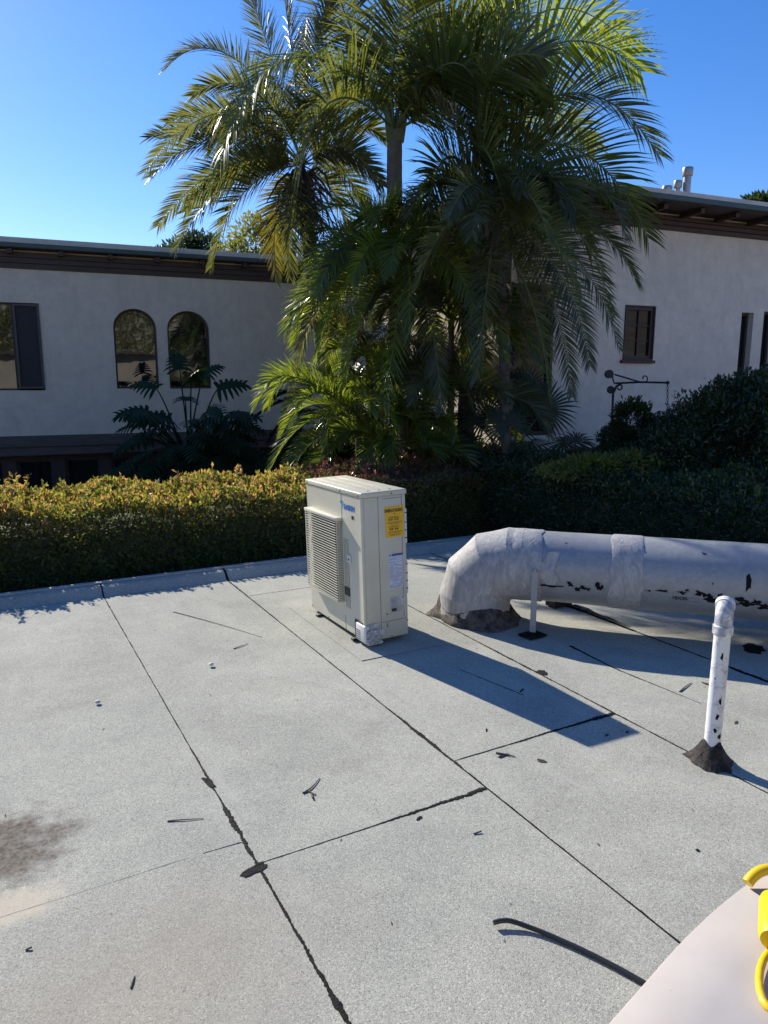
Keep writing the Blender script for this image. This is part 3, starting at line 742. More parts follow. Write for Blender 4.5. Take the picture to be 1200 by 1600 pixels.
for k in range(260):
    a = random.uniform(0, 6.28); dr = RT * math.cos(a) + FH * math.sin(a); b = bA + Vector((0, 0, random.uniform(-.75, .02))) + dr * random.uniform(.06, .2)
    q = b + dr * random.uniform(.02, .22) + Vector((0, 0, random.uniform(-.35, -.05))); s = dr.cross(ZUP) * random.uniform(.008, .025)
    fb.add([b - s, b + s, q + s * .4, q - s * .4], [(0, 1, 2, 3)])
o = fb.build('trunk_fibre', M['stub'], tA); o['kind'] = 'stuff'

# ---- king palm with smooth grey trunk (centre)
dB = 9.9; bB = at(617, 205, dB)
tB = thing('king_palm', at(622, 800, dB).xy.to_3d() + Vector((0, 0, GZ)), 'tall palm with smooth grey ringed trunk and broad arching fronds, centre of clump', 'palm tree', 'palms in the garden clump')
palm_trunk(tB, [Vector((*at(628, 800, dB).xy, GZ)), at(622, 560, dB), at(614, 360, dB), bB], .125, .095, M['bark_pale'], amp=.012)
for k in range(5):
    a = k * 1.9; dr = RT * math.cos(a) + FH * math.sin(a)
    MB().tube([bB + dr * .05 + Vector((0, 0, -.12)), bB + dr * .085 + Vector((0, 0, .05)), bB + dr * .15 + Vector((0, 0, .3))], [.07, .06, .028], 8).build('leaf_sheath', M['rachis'], tB, smooth=True)
specB = [((545, 60, -.3), (400, 20, -.8), (345, 250, -1.0)), ((600, 110, -.3), (628, 20, -.7), (655, -110, -.9)), ((560, 90, .3), (520, -30, .6), (500, -90, .8)), ((680, 110, .2), (720, -10, .3), (790, 30, .4)),
         ((690, 120, -.5), (780, 40, -.9), (850, 160, -1.2)), ((640, 120, .6), (670, 0, 1.0), (700, -60, 1.4)), ((560, 140, -.7), (500, 110, -1.2), (470, 260, -1.4)), ((690, 160, -.6), (740, 150, -1.1), (760, 300, -1.3)), ((590, 100, .6), (560, 20, 1.2), (540, 60, 1.6)),
         ((660, 130, -.8), (700, 60, -1.4), (740, 120, -1.6))]
for k, s in enumerate(specB):
    make_frond(tB, P2(bB, dB, *s), mats=KL if k in (0,) else KM, seed=400 + k, roll=RL(.1, .9), **dict(KING, droop=.95 if k == 0 else .55))

ring_of_fronds(tB, bB, 1, 2.3, (45, 80), (.3, .55), KM, KING, 45)

# ---- second king palm whose big fronds arch to the right
dC = 9.4; bC = at(738, 275, dC)
tC = thing('king_palm', at(735, 800, dC).xy.to_3d() + Vector((0, 0, GZ)), 'palm with dark trunk and long fronds arching right over the cream house', 'palm tree', 'palms in the garden clump')
palm_trunk(tC, [Vector((*at(722, 800, dC).xy, GZ)), at(728, 600, dC), at(738, 420, dC), bC], .12, .09, M['bark'], amp=.02)
specC = [((765, 120, .1), (870, -10, .1), (1000, 110, 0)), ((790, 170, -.2), (920, 60, -.3), (1028, 240, -.5)), ((800, 210, -.4), (930, 170, -.7), (1012, 370, -.9)), ((750, 60, .5), (850, -70, .9), (985, 70, 1.3)),
         ((760, 150, .3), (790, 20, .6), (800, -90, .9)), ((720, 170, -.2), (690, 60, -.4), (650, 130, -.6)), ((780, 230, -.6), (850, 210, -1.1), (900, 330, -1.4)), ((710, 230, -.5), (680, 220, -.9), (665, 350, -1.2)),
         ((745, 150, -.6), (760, 60, -1.1), (850, 90, -1.5)), ((700, 160, .6), (660, 90, 1.0), (640, 160, 1.4)), ((770, 190, .6), (860, 120, 1.0), (930, 230, 1.3)), ((740, 220, -.8), (760, 190, -1.2), (790, 330, -1.5))]
for k, s in enumerate(specC):
    make_frond(tC, P2(bC, dC, *s), mats=KL if k in (0, 3, 4) else KM, seed=500 + k, roll=RL(.8, 1.35), **dict(KING, nleaf=88, length=.72 if k not in (0, 3) else .95, width=.023, droop=.28, vee=16))
ring_of_fronds(tC, bC, 1, 2.2, (25, 70), (.3, .6), KM, dict(KING, length=.7), 55)

# ---- slim date palm at the house corner, fronds hanging before the cream wall
dD = 8.75; bD = at(772, 345, dD)
tD = thing('date_palm', at(790, 800, dD).xy.to_3d() + Vector((0, 0, GZ)), 'slim date palm with fine fronds hanging in front of the cream wall', 'palm tree', 'palms in the garden clump')
palm_trunk(tD, [Vector((*at(798, 800, dD).xy, GZ)), at(792, 640, dD), at(790, 480, dD), bD], .065, .055, M['bark'], amp=.05, stubs=90, seed=3)
specD = [((830, 300, -.3), (930, 320, -.7), (955, 500, -.9)), ((830, 330, -.1), (920, 370, -.3), (968, 545, -.4)), ((830, 360, -.4), (900, 420, -.8), (922, 570, -1.0)), ((820, 380, -.2), (880, 450, -.5), (893, 615, -.6)),
         ((800, 390, -.5), (850, 480, -.9), (858, 620, -1.1)), ((820, 310, .2), (900, 280, .3), (985, 420, .3)), ((740, 320, -.5), (690, 320, -.9), (650, 450, -1.1)), ((760, 290, -.6), (740, 250, -1.1), (700, 340, -1.5)),
         ((790, 290, -.7), (830, 260, -1.2), (860, 380, -1.6)), ((770, 380, -.7), (760, 450, -1.1), (745, 590, -1.3)), ((740, 350, .2), (690, 380, .3), (660, 520, .4)), ((780, 270, .2), (800, 210, .3), (850, 230, .4)), ((750, 290, .1), (720, 240, .2), (695, 280, .3)),
         ((810, 330, -.8), (870, 330, -1.3), (905, 470, -1.6))]
for k, s in enumerate(specD):
    make_frond(tD, P2(bD, dD, *s), mats=DM, seed=600 + k, roll=RL(.5, 1.3), **FINE)

# ---- bushy date palm in the middle, fronds pouring left
dE = 9.6; bE = at(640, 410, dE)
tE = thing('date_palm', at(630, 800, dE).xy.to_3d() + Vector((0, 0, GZ)), 'bushy mid-height date palm with yellow-tipped frond hanging left of clump centre', 'palm tree', 'palms in the garden clump')
palm_trunk(tE, [Vector((*at(630, 800, dE).xy, GZ)), at(628, 640, dE), at(632, 520, dE), bE], .07, .06, M['bark_pale'], amp=.03, stubs=60, seed=4)
specE = [((580, 360, -.2), (490, 400, -.5), (458, 605, -.7)), ((570, 370, .1), (510, 380, .2), (470, 500, .3)), ((580, 400, -.5), (520, 430, -1.0), (495, 560, -1.2)), ((600, 420, -.6), (560, 470, -1.1), (535, 610, -1.3)),
         ((630, 430, -.7), (620, 500, -1.2), (600, 640, -1.4)), ((660, 430, -.7), (680, 500, -1.2), (690, 640, -1.4)), ((690, 390, -.4), (760, 410, -.8), (790, 560, -1.0)), ((610, 350, .2), (560, 300, .3), (500, 330, .4)),
         ((640, 380, 0), (650, 350, 0), (660, 320, .1)), ((620, 370, -.3), (590, 330, -.6), (560, 340, -.8)), ((670, 370, -.3), (690, 340, -.6), (720, 350, -.8)), ((680, 370, .3), (740, 330, .5), (790, 400, .7)),
         ((650, 360, -.7), (660, 330, -1.2), (680, 400, -1.6)), ((610, 370, -.7), (580, 350, -1.3), (550, 440, -1.6)), ((690, 430, -.2), (740, 480, -.4), (740, 620, -.5)), ((600, 390, .5), (540, 370, .9), (480, 440, 1.2)),
         ((640, 400, -.8), (640, 410, -1.3), (640, 520, -1.6)), ((580, 370, .3), (500, 350, .5), (462, 470, .6)), ((570, 400, -.1), (490, 430, -.2), (470, 555, -.3)), ((590, 420, .2), (520, 470, .3), (505, 610, .4)), ((600, 370, -.5), (540, 350, -1.0), (505, 450, -1.2)), ((665, 380, -.8), (710, 380, -1.3), (740, 480, -1.6))]
for k, s in enumerate(specE):
    make_frond(tE, P2(bE, dE, *s), mats=AM if k % 5 else DM, seed=700 + k, roll=RL(.4, 1.3), **dict(DATE, nleaf=84, length=.38, width=.0165))
ring_of_fronds(tE, bE, 20, 1.65, (-20, 42), (.3, .6), AM, dict(DATE, length=.40), 75)
ring_of_fronds(tD, bD, 12, 1.6, (-10, 60), (.4, .7), DM, FINE, 65)
make_frond(tE, P2(bE, dE, (575, 420, -.4), (475, 430, -.8), (456, 612, -.9)), mats=DY, seed=777, **dict(DATE, length=.25))

M['dead'] = m_leaf('dead_frond_leaflet', G((.10, .075, .045), (.16, .12, .07), (.20, .16, .10)), (1.4, 1.3, 1.0), .3, .6, .3)
DD = [M['dead'], M['rachis_dry']]
for t_, b_, d_, sp in [(tA, bA, dA, ((490, 290, -.2), (505, 330, -.3), (512, 420, -.35))), (tA, bA, dA, ((455, 290, .2), (440, 320, .25), (446, 395, .3))), (tC, bC, dC, ((725, 330, -.2), (712, 380, -.3), (705, 470, -.35))), (tE, bE, dE, ((665, 450, -.3), (690, 500, -.5), (698, 620, -.55))), (tD, bD, dD, ((800, 380, .1), (815, 420, .15), (818, 520, .2))), (tE, bE, dE, ((620, 450, -.3), (610, 500, -.4), (606, 590, -.45)))]:
    make_frond(t_, P2(b_, d_, *sp), mats=DD, seed=int(sp[2][0] * 7), roll=.9, name='dead_frond', **dict(DATE, nleaf=46, length=.26, width=.014, droop=.6, jit=.35))

# ---- low palms in front of the clump
for j, (u, v, dep, n, L, lab, sd_) in enumerate([
        (560, 650, 9.2, 17, 1.45, 'low bright green feather palm spilling left behind the sunlit hedge', 11),
        (640, 600, 9.7, 16, 1.3, 'low green feather palm at the foot of the grey palm trunk', 12),
        (705, 620, 9.2, 15, 1.2, 'low dark green feather palm between trunk bases right of clump centre', 13),
        (610, 700, 9.0, 16, 1.1, 'lowest feather palm just behind the white condenser top', 14),
        (705, 500, 9.5, 18, 1.3, 'mid-height dark feather palm between the two right-hand trunks', 15),
        (575, 540, 10.2, 11, 1.2, 'mid-height feather palm behind the leaning trunk', 16),
        (660, 660, 9.5, 16, 1.2, 'shaded low feather palm deep in the clump over the red-tipped hedge', 17)]):
    b = at(u, v, dep); t = thing('feather_palm', (b.x, b.y, GZ), lab, 'palm', 'low feather palms in the clump')
    palm_trunk(t, [Vector((b.x, b.y, GZ)), b + Vector((.03, 0, -1.0)), b + Vector((0, 0, -.4)), b], .05, .04, M['bark'], amp=.05)
    rg = random.Random(sd_)
    for k in range(n):
        az = k * 137.5 + rg.uniform(-10, 10); e = 8 + 66 * ((k * .618) % 1); l = L * rg.uniform(.8, 1.15)
        make_frond(t, D(b, az, e, l, l * rg.uniform(.25, .6)), mats=AM if j in (0, 1, 3, 6) else DM, seed=sd_ * 50 + k, roll=rg.uniform(-1.2, 1.2), **dict(AREC, nleaf=58, length=.34, width=.0155, multi=.3))
    if j == 0:
        for k, s in enumerate([((520, 640, -.2), (460, 640, -.4), (418, 745, -.6)), ((540, 610, -.3), (490, 590, -.6), (448, 640, -.8)), ((530, 670, -.4), (480, 680, -.7), (440, 750, -.8)), ((520, 630, .1), (470, 610, .2), (440, 680, .3)), ((540, 690, -.5), (500, 710, -.8), (470, 760, -.9))]):
            make_frond(t, P2(b, dep, *s), mats=AM, seed=900 + k, roll=random.uniform(-.3, .3), **dict(AREC, nleaf=70, length=.34, width=.017))

# ---- fan palms
def fan_leaf(parent, c, nrm, upv, rad, n, seed, mat):
    rg = random.Random(seed); nrm = nrm.normalized(); upv = (upv - nrm * upv.dot(nrm)).normalized(); s = upv.cross(nrm); V = []; F = []
    for k in range(n):
        a = R(-135 + 270 * k / (n - 1)); d = upv * math.cos(a) + s * math.sin(a); l = rad * (1 - .18 * abs(a / 2.36) ** 2) * rg.uniform(.92, 1.05)
        wv = nrm.cross(d) * rad * 1.35 / n * 1.35; fold = nrm * (.012 if k % 2 else -.012)
        b = len(V); pts = [(0, .12), (.35, .9), (.6, 1.0), (.82, .55), (1, .05)]
        for t, ww in pts:
            q = c + d * l * t + fold * t + nrm * (-.10 * rad * t * t * t) + Vector((0, 0, -.16 * rad * t ** 3))
            V += [q + wv * .5 * ww, q - wv * .5 * ww]
        for j in range(len(pts) - 1): o = b + 2 * j; F.append((o, o + 1, o + 3, o + 2))
    return fast_mesh('fan_leaf', np.array([tuple(v) for v in V]), F, mat, parent)
def fan_palm(u, v, dep, leaves, label, seed):
    b = at(u, v, dep); t = thing('fan_palm', (b.x, b.y, GZ), label, 'palm', 'fan palms under the cream wall')
    palm_trunk(t, [Vector((b.x, b.y, GZ)), b + Vector((0, 0, -1)), b + Vector((.02, 0, -.5)), b], .09, .07, M['stub'], amp=.06, stubs=40, seed=seed)
    for k, (lu, lv, off, rad, tilt) in enumerate(leaves):
        c = at(lu, lv, dep + off); out = (c - b); out = out.normalized() if out.length > .01 else ZUP
        MB().tube(bez([b, b.lerp(c, .5) + Vector((0, 0, .08)), c], 8), [.016 - .001 * i for i in range(9)], 6).build('leaf_stalk', M['rachis'], t, smooth=True)
        toc = -FH
        nrm = (toc * (1 - tilt) + ZUP * tilt + out * -.15).normalized()
        fan_leaf(t, c, nrm, out + ZUP * .25, rad * .85, 30, seed + k, M['fan'])
fan_palm(800, 715, 9.0, [(795, 662, -.35, .50, .3), (850, 640, -.1, .55, .25), (760, 650, .1, .5, .4), (880, 690, -.3, .5, .75), (820, 610, .4, .5, .3), (740, 690, -.2, .42, .6), (830, 690, -.5, .42, .7)], 'grey-green fan palm with round spiky leaves under the tall window', 31)
fan_palm(890, 735, 8.7, [(905, 702, -.1, .45, .85), (870, 705, -.3, .42, .8), (930, 705, .1, .42, .9), (850, 720, -.2, .4, .9), (900, 690, .3, .4, .7)], 'low fan palm with flat spreading leaves against the cream wall foot', 41)

# ---- leaf clouds
def leaves(name, P, size, mat, parent=None, origin=(0, 0, 0), aspect=.5, up=.35, normals=None, seed=0, kind=None, spread=1.0):
    r = np.random.default_rng(seed); n = len(P)
    d = r.normal(size=(n, 3)); d /= np.linalg.norm(d, axis=1)[:, None]
    if normals is not None: d = d * spread + normals
    d[:, 2] += up; d /= np.linalg.norm(d, axis=1)[:, None]
    h = r.normal(size=(n, 3)); s = np.cross(d, h); s /= np.linalg.norm(s, axis=1)[:, None]; q = np.cross(s, d)
    L = size * r.uniform(.45, 1.5, n)[:, None]; Wd = L * aspect * .5
    a = P; b = P + d * L * .45 + s * Wd + q * L * .06; c = P + d * L - q * L * .08; e = P + d * L * .45 - s * Wd + q * L * .06
    V = np.stack([a, b, c, e], 1).reshape(-1, 3); i = np.arange(n) * 4
    F = np.stack([i, i + 1, i + 2, i, i + 2, i + 3], 1).reshape(-1, 3)
    o = fast_mesh(name, V, F, mat, parent, origin)
    if kind: o['kind'] = kind
    return o
def fbm(x, y, s):
    return np.sin(x * 3.1 + s) * .5 + np.sin(y * 4.7 + s * 2) * .4 + np.sin((x + y) * 9.3 + s * 3) * .25 + np.sin((x - y) * 17 + s) * .15
def hedge(label, a, b, depth, z0, z1, n, seed, new=None, new_n=0, size=.034, wave=.03, sprigs=0, leafmat='hedge'):
    """clipped hedge between a and b (xy), growing back by depth"""
    a = np.array(a); b = np.array(b); L = np.linalg.norm(b - a); d = (b - a) / L; q = np.array([-d[1], d[0]])
    mid = (a + b) / 2 + q * depth / 2
    t = thing('hedge', (mid[0], mid[1], GZ), label, 'hedge', 'hedges round the roof edge')
    r = np.random.default_rng(seed)
    core = MB(); A = Vector((*(a + q * .13), 0)); B = Vector((*(b + q * .13), 0)); Q = Vector((*q, 0)) * (depth - .26); D_ = Vector((*d, 0)) * .1
    zc = z1 - .22
    core.add([A + D_ + Vector((0, 0, GZ)), B - D_ + Vector((0, 0, GZ)), B - D_ + Q + Vector((0, 0, GZ)), A + D_ + Q + Vector((0, 0, GZ)),
              A + D_ + Vector((0, 0, zc)), B - D_ + Vector((0, 0, zc)), B - D_ + Q + Vector((0, 0, zc)), A + D_ + Q + Vector((0, 0, zc))],
             [(0, 1, 2, 3), (4, 5, 6, 7), (0, 1, 5, 4), (1, 2, 6, 5), (2, 3, 7, 6), (3, 0, 4, 7)])
    core.build('light_block', M['core_green'], t)  # solid box added to block light through the leaf shell
    def pts(m, face):
        u = r.uniform(0, L, m); w_ = np.abs(r.normal(0, .07, m)) * (1 if face else 1)
        if face:
            z = r.uniform(z0, z1, m); k = w_ + .02 + wave * fbm(u * 2, z * 2, seed)
            p = a[None] + d[None] * u[:, None] + q[None] * k[:, None]; nn = np.tile(np.array([-q[0], -q[1], 0.1]), (m, 1))
        else:
            v = r.uniform(0, depth, m); z = z1 - w_ + wave * fbm(u * 2, v * 2, seed + 1) + .11 * (v / depth) - .05 * np.exp(-v / .06)
            p = a[None] + d[None] * u[:, None] + q[None] * v[:, None]; nn = np.tile(np.array([0, 0, .9]), (m, 1))
        return np.column_stack([p, z]), nn
    p1, n1 = pts(int(n * .62), True); p2, n2 = pts(int(n * .38), False)
    leaves('foliage', np.vstack([p1, p2]), size, M[leafmat], t, normals=np.vstack([n1, n2]) * .6, seed=seed, kind='stuff')
    if new:
        p, nn = pts(new_n, False); p[:, 2] += .012
        e, ne = pts(int(new_n * .28), True); keep = r.random(len(e)) < np.clip((e[:, 2] - (z1 - .20)) / .20, 0, 1) ** 1.3; e = e[keep]; ne = ne[keep]; e -= np.array([q[0], q[1], 0]) * .02
        leaves('new_growth', np.vstack([p, e]), size * .95, M[new], t, normals=np.vstack([nn, ne]) * .9, seed=seed + 5, kind='stuff')
        # single shoots standing above the clipped top
        S = []; ST = MB()
        for k in range(sprigs):
            u = r.uniform(0, L); v = r.uniform(0, depth * .8); h = abs(r.normal(0, .06)) + .03
            if k % 3 == 0: u = r.choice([.32, .36, .62]) * L + r.normal(0, .12); h += r.uniform(0, .07)
            b0 = a + d * u + q * v; lean = r.normal(0, .25, 2) * h
            m = int(h / .009) + 2
            for i in range(m):
                f = i / m; S.append((b0[0] + lean[0] * f + r.normal(0, .006), b0[1] + lean[1] * f + r.normal(0, .006), z1 - .01 + .11 * v / depth + h * f))
            ST.tube([(b0[0], b0[1], z1 - .06), (b0[0] + lean[0], b0[1] + lean[1], z1 + .11 * v / depth + h)], [.003, .001], 3, caps=False)
        if S:
            leaves('shoots', np.array(S), size * .9, M[new], t, up=.8, seed=seed + 9, kind='stuff')
            o = ST.build('twigs', M['twig'], t); o['kind'] = 'stuff'
    return t
hedge('clipped hedge with sunlit yellow and pink new leaves left of the condenser', (-4.8, 6.62), (3.05, 6.62), 1.25, -.7, .535, 62000, 21, 'hedge_new', 24000, sprigs=620, wave=.085, size=.044)
hedge('red-tipped clipped hedge directly behind the condenser', (3.0, 6.70), (5.7, 6.70), 1.2, -.7, .60, 34000, 22, 'hedge_red', 9000, sprigs=120, wave=.06)
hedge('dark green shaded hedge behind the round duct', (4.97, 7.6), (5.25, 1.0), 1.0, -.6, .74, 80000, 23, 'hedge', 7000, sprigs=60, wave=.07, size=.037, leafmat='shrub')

def shrub(name, label, cat, blobs, n, size, mat, seed, base, group=None, aspect=.45, shell=.55, stems=9):
    t = thing(name, base, label, cat, group); r = np.random.default_rng(seed)
    vol = np.array([b[3] * b[4] for b in blobs]); vol = vol / vol.sum(); P = []; NN = []
    for bl, f in zip(blobs, vol):
        m = int(n * f); d = r.normal(size=(m, 3)); d /= np.linalg.norm(d, axis=1)[:, None]
        rr = (shell + (1 - shell) * r.random(m) ** .6); lump = r.uniform(.9, 1.12, m) + .2 * np.sin(d[:, 0] * 7 + bl[0] * 5) * np.sin(d[:, 1] * 6 + d[:, 2] * 8 + seed)
        rad = np.array([bl[3], bl[3], bl[4]]); P.append(np.array(bl[:3]) + d * rad * (rr * lump)[:, None]); NN.append(d * .8)
    P = np.vstack(P); NN = np.vstack(NN)
    leaves('foliage' if cat != 'tree' else 'crown', P, size, M[mat], t, normals=NN, seed=seed, aspect=aspect, kind='stuff')
    rg = random.Random(seed); B = Vector(base)
    for k in range(stems):
        bl = blobs[k % len(blobs)]; c = Vector(bl[:3]) + Vector((rg.uniform(-.4, .4) * bl[3], rg.uniform(-.4, .4) * bl[3], rg.uniform(-.1, .5) * bl[4]))
        s = B + Vector((rg.uniform(-.06, .06), rg.uniform(-.06, .06), 0))
        MB().tube(bez([s, s.lerp(c, .4) + Vector((rg.uniform(-.1, .1), rg.uniform(-.1, .1), .2)), c], 8), [max(.006, .03 - .003 * i) for i in range(9)], 6).build('branch', M['twig'], t, smooth=True)
    return t
def blobs_uv(dep, lst): return [(*at(u, v, dep + d), rx, rz) for u, v, d, rx, rz in lst]
bl = blobs_uv(7.6, [(1180, 690, .2, .62, .62), (1110, 690, 0, .55, .55), (1230, 700, -.2, .7, .75), (1060, 730, -.2, .42, .42), (1010, 770, -.2, .35, .33), (1150, 780, -.4, .6, .5), (1080, 800, -.4, .5, .4), (1240, 800, -.5, .6, .6), (1130, 630, .1, .25, .26), (1180, 620, .2, .3, .26)])
shrub('evergreen_shrub', 'large rounded dark evergreen shrub in front of the narrow window', 'shrub', bl, 90000, .046, 'shrub', 51, (*at(1150, 800, 7.6).xy, GZ), stems=14)
bl = blobs_uv(8.1, [(988, 660, 0, .20, .24), (965, 690, .1, .2, .2), (1015, 690, -.1, .24, .22), (975, 720, 0, .3, .22), (1040, 670, 0, .18, .16)])
shrub('evergreen_shrub', 'small leafy shrub under the wrought iron bracket', 'shrub', bl, 13000, .046, 'shrub', 52, (*at(985, 760, 8.1).xy, GZ), stems=6)
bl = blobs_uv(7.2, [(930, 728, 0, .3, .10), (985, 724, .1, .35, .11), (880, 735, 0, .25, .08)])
shrub('evergreen_shrub', 'shrub tops over the dark hedge, caught light put into the yellow-green leaf colour', 'shrub', bl, 3200, .045, 'tree', 53, (*at(940, 790, 7.3).xy, GZ), stems=4)  # paler leaf colour imitates sun on these tops

bl = blobs_uv(9.9, [(520, 720, 0, .4, .35), (580, 715, .2, .4, .4), (640, 705, .1, .4, .45), (700, 710, 0, .35, .4), (745, 725, -.2, .28, .3)])
shrub('evergreen_shrub', 'dark leafy undergrowth shrub at the foot of the palm clump', 'shrub', bl, 16000, .06, 'shrub', 54, (*at(630, 790, 9.9).xy, GZ), stems=10)
bl = blobs_uv(9.6, [(450, 745, 0, .35, .3), (500, 735, 0, .4, .35), (400, 765, 0, .3, .25)])
shrub('evergreen_shrub', 'shaded low shrub behind the hedge right of the philodendron', 'shrub', bl, 7000, .06, 'philo', 55, (*at(450, 790, 9.6).xy, GZ), stems=6)

# ---- trees beyond the roofs
def far_tree(label, blobs, n, seed, base, mat='tree', size=.12, group='trees beyond the roofs'):
    t = shrub('leafy_tree', label, 'tree', blobs, n, size, mat, seed, base, group, shell=.25, stems=8)
    top = Vector(blobs[0][:3])
    MB().tube(bez([Vector(base), Vector(base).lerp(top, .5) + Vector((.2, 0, 0)), top], 10), [.22 - .018 * i for i in range(11)], 9).build('trunk', M['bark'], t, smooth=True)
    return t
def tb(dep, lst): return [(*at(u, v, dep), rx, rz) for u, v, rx, rz in lst]
far_tree('yellow-green tree showing over the grey house roof', tb(24, [(400, 385, .95, .8), (370, 400, .8, .5), (425, 370, .6, .7), (440, 400, .7, .5), (395, 350, .35, .4)]), 5200, 61, (*at(400, 400, 24).xy, GZ))
far_tree('low dark tree top over the grey house roof at its sunlit neighbour', tb(26, [(290, 395, .75, .42), (262, 400, .6, .3), (320, 385, .6, .45), (300, 380, .35, .35)]), 3600, 62, (*at(290, 400, 26).xy, GZ), 'shrub', .13)
far_tree('tree top at right edge above the cream house roof', tb(22, [(1190, 320, .5, .28), (1230, 318, .8, .45), (1165, 325, .3, .15)]), 3600, 63, (*at(1220, 400, 22).xy, GZ), 'shrub', .13)
# the wooded slope behind the viewer that the panes mirror
for k, (x, y, h, rx) in enumerate([(-6, -17, 6.5, 2.6), (1.5, -20, 8, 3.2), (-16, -19, 7.5, 3.0)]):
    far_tree(('broad garden tree behind the viewer, mirrored in the arched panes', 'tallest garden tree behind the viewer, over the added storey', 'garden tree behind the viewer, mirrored in the screened window')[k], [(x, y, h - 2.6, rx, 2.2), (x + 1.2, y + .5, h - 1.4, rx * .7, 1.5), (x - 1.3, y - .3, h - 1.8, rx * .7, 1.5), (x, y, h - 4.2, rx * .9, 1.8)], 5500, 70 + k, (x, y, GZ), size=.24, group='trees behind the viewer')

# ---- split-leaf philodendron before the arched windows
dP = 10.8; bP = at(292, 700, dP)
tP = thing('philodendron', (bP.x, bP.y, GZ), 'large dark split-leaf philodendron in front of the arched windows', 'plant')
def philo_leaf(c, out, nrm, L, seed):
    rg = random.Random(seed); out = out.normalized(); nrm = (nrm - out * nrm.dot(out)).normalized(); s = out.cross(nrm); V = []; F = []
    def strip(p, d, l, w0, sag):
        b = len(V); wv = nrm.cross(d).normalized()
        for j, (t, ww) in enumerate([(0, .8), (.35, 1), (.7, .85), (.92, .5), (1, .12)]):
            q = p + d * l * t + Vector((0, 0, -sag * l * t * t)) + nrm * .02 * math.sin(t * 3)
            V.append(q + wv * w0 * .5 * ww); V.append(q - wv * w0 * .5 * ww)
        for j in range(4): o = b + 2 * j; F.append((o, o + 1, o + 3, o + 2))
    strip(c, out, L, L * .34, .25)
    for k in range(8):
        t = -.12 + .95 * k / 7; l = L * .52 * (1 - .55 * abs(t - .15)) * rg.uniform(.9, 1.1)
        for sg in (-1, 1):
            a = R(98 - 68 * max(0, t)); d = (out * math.cos(a) + s * sg * math.sin(a)).normalized()
            strip(c + out * L * max(t, 0) + Vector((0, 0, -.25 * L * max(t, 0) ** 2)), d, l, L * .115, .28)
    return fast_mesh('leaf', np.array([tuple(v) for v in V]), F, M['philo'], tP)
rg = random.Random(5)
PS = [(215, 640, .0), (240, 600, .1), (300, 590, -.2), (345, 600, .1), (365, 640, -.1), (375, 690, -.2), (225, 680, -.3), (260, 650, -.4), (330, 650, -.4), (290, 620, .3), (320, 580, .2), (280, 570, .2), (350, 680, -.5), (245, 715, -.4), (300, 690, -.7), (330, 715, -.6), (270, 690, -.6), (380, 660, .2), (205, 660, .3), (300, 650, -.6), (200, 720, -.2), (380, 720, -.3), (340, 740, -.6), (250, 745, -.5), (290, 735, -.7), (215, 745, -.3), (365, 745, -.4), (310, 670, -.5), (340, 665, -.2), (355, 700, -.1), (325, 690, .1), (280, 715, -.5), (310, 730, -.4), (345, 715, -.2), (260, 725, -.2), (235, 700, .1), (370, 715, .1), (320, 750, -.5), (290, 755, -.6), (355, 760, -.5), (390, 735, -.1), (395, 700, .2), (230, 725, 0)]
PS += [(292 + rg.uniform(-75, 85), 745 - 110 * rg.random() ** 1.4, rg.uniform(-.8, .2)) for _ in range(34)]
for k, (u, v, d) in enumerate(PS):
    c = at(292 + (u - 292) * .93, v + 6, dP + d); out = (c - bP); out = Vector((out.x, out.y, out.z * .35 - .15)).normalized()
    MB().tube(bez([bP + Vector((rg.uniform(-.08, .08), rg.uniform(-.08, .08), -.3)), bP.lerp(c, .6) + Vector((0, 0, .12)), c], 8), [.016 - .001 * i for i in range(9)], 6).build('leaf_stalk', M['philo'], tP, smooth=True)
    philo_leaf(c, out, Vector((rg.uniform(-.3, .3), rg.uniform(-.3, .3), .7)) - FH * .55, .40 * rg.uniform(.8, 1.2), k)
palm_trunk(tP, [Vector((bP.x, bP.y, GZ)), bP + Vector((.1, 0, -1.2)), bP + Vector((0, 0, -.7)), bP + Vector((0, 0, -.3))], .07, .06, M['stub'], amp=.05)

# ---- tree fern frond cluster at the corner of the grey house
bF = at(505, 640, 11.2); tF = thing('tree_fern', (bF.x, bF.y, GZ), 'dark ferny plant in shade beside the leaning palm trunk', 'plant')
palm_trunk(tF, [Vector((bF.x, bF.y, GZ)), bF + Vector((0, 0, -1.2)), bF + Vector((0, 0, -.6)), bF], .06, .05, M['stub'], amp=.05)
for k, s in enumerate([((470, 620, 0), (430, 620, 0), (398, 655, 0)), ((470, 610, -.3), (440, 600, -.5), (415, 640, -.6)), ((480, 640, -.3), (440, 650, -.4), (420, 690, -.5)), ((520, 600, .2), (550, 590, .3), (570, 640, .4)), ((480, 650, .2), (460, 670, .3), (445, 720, .3))]):
    make_frond(tF, P2(bF, 11.2, *s), mats=[M['philo'], M['rachis']], seed=950 + k, **dict(FINE, length=.2, width=.03))

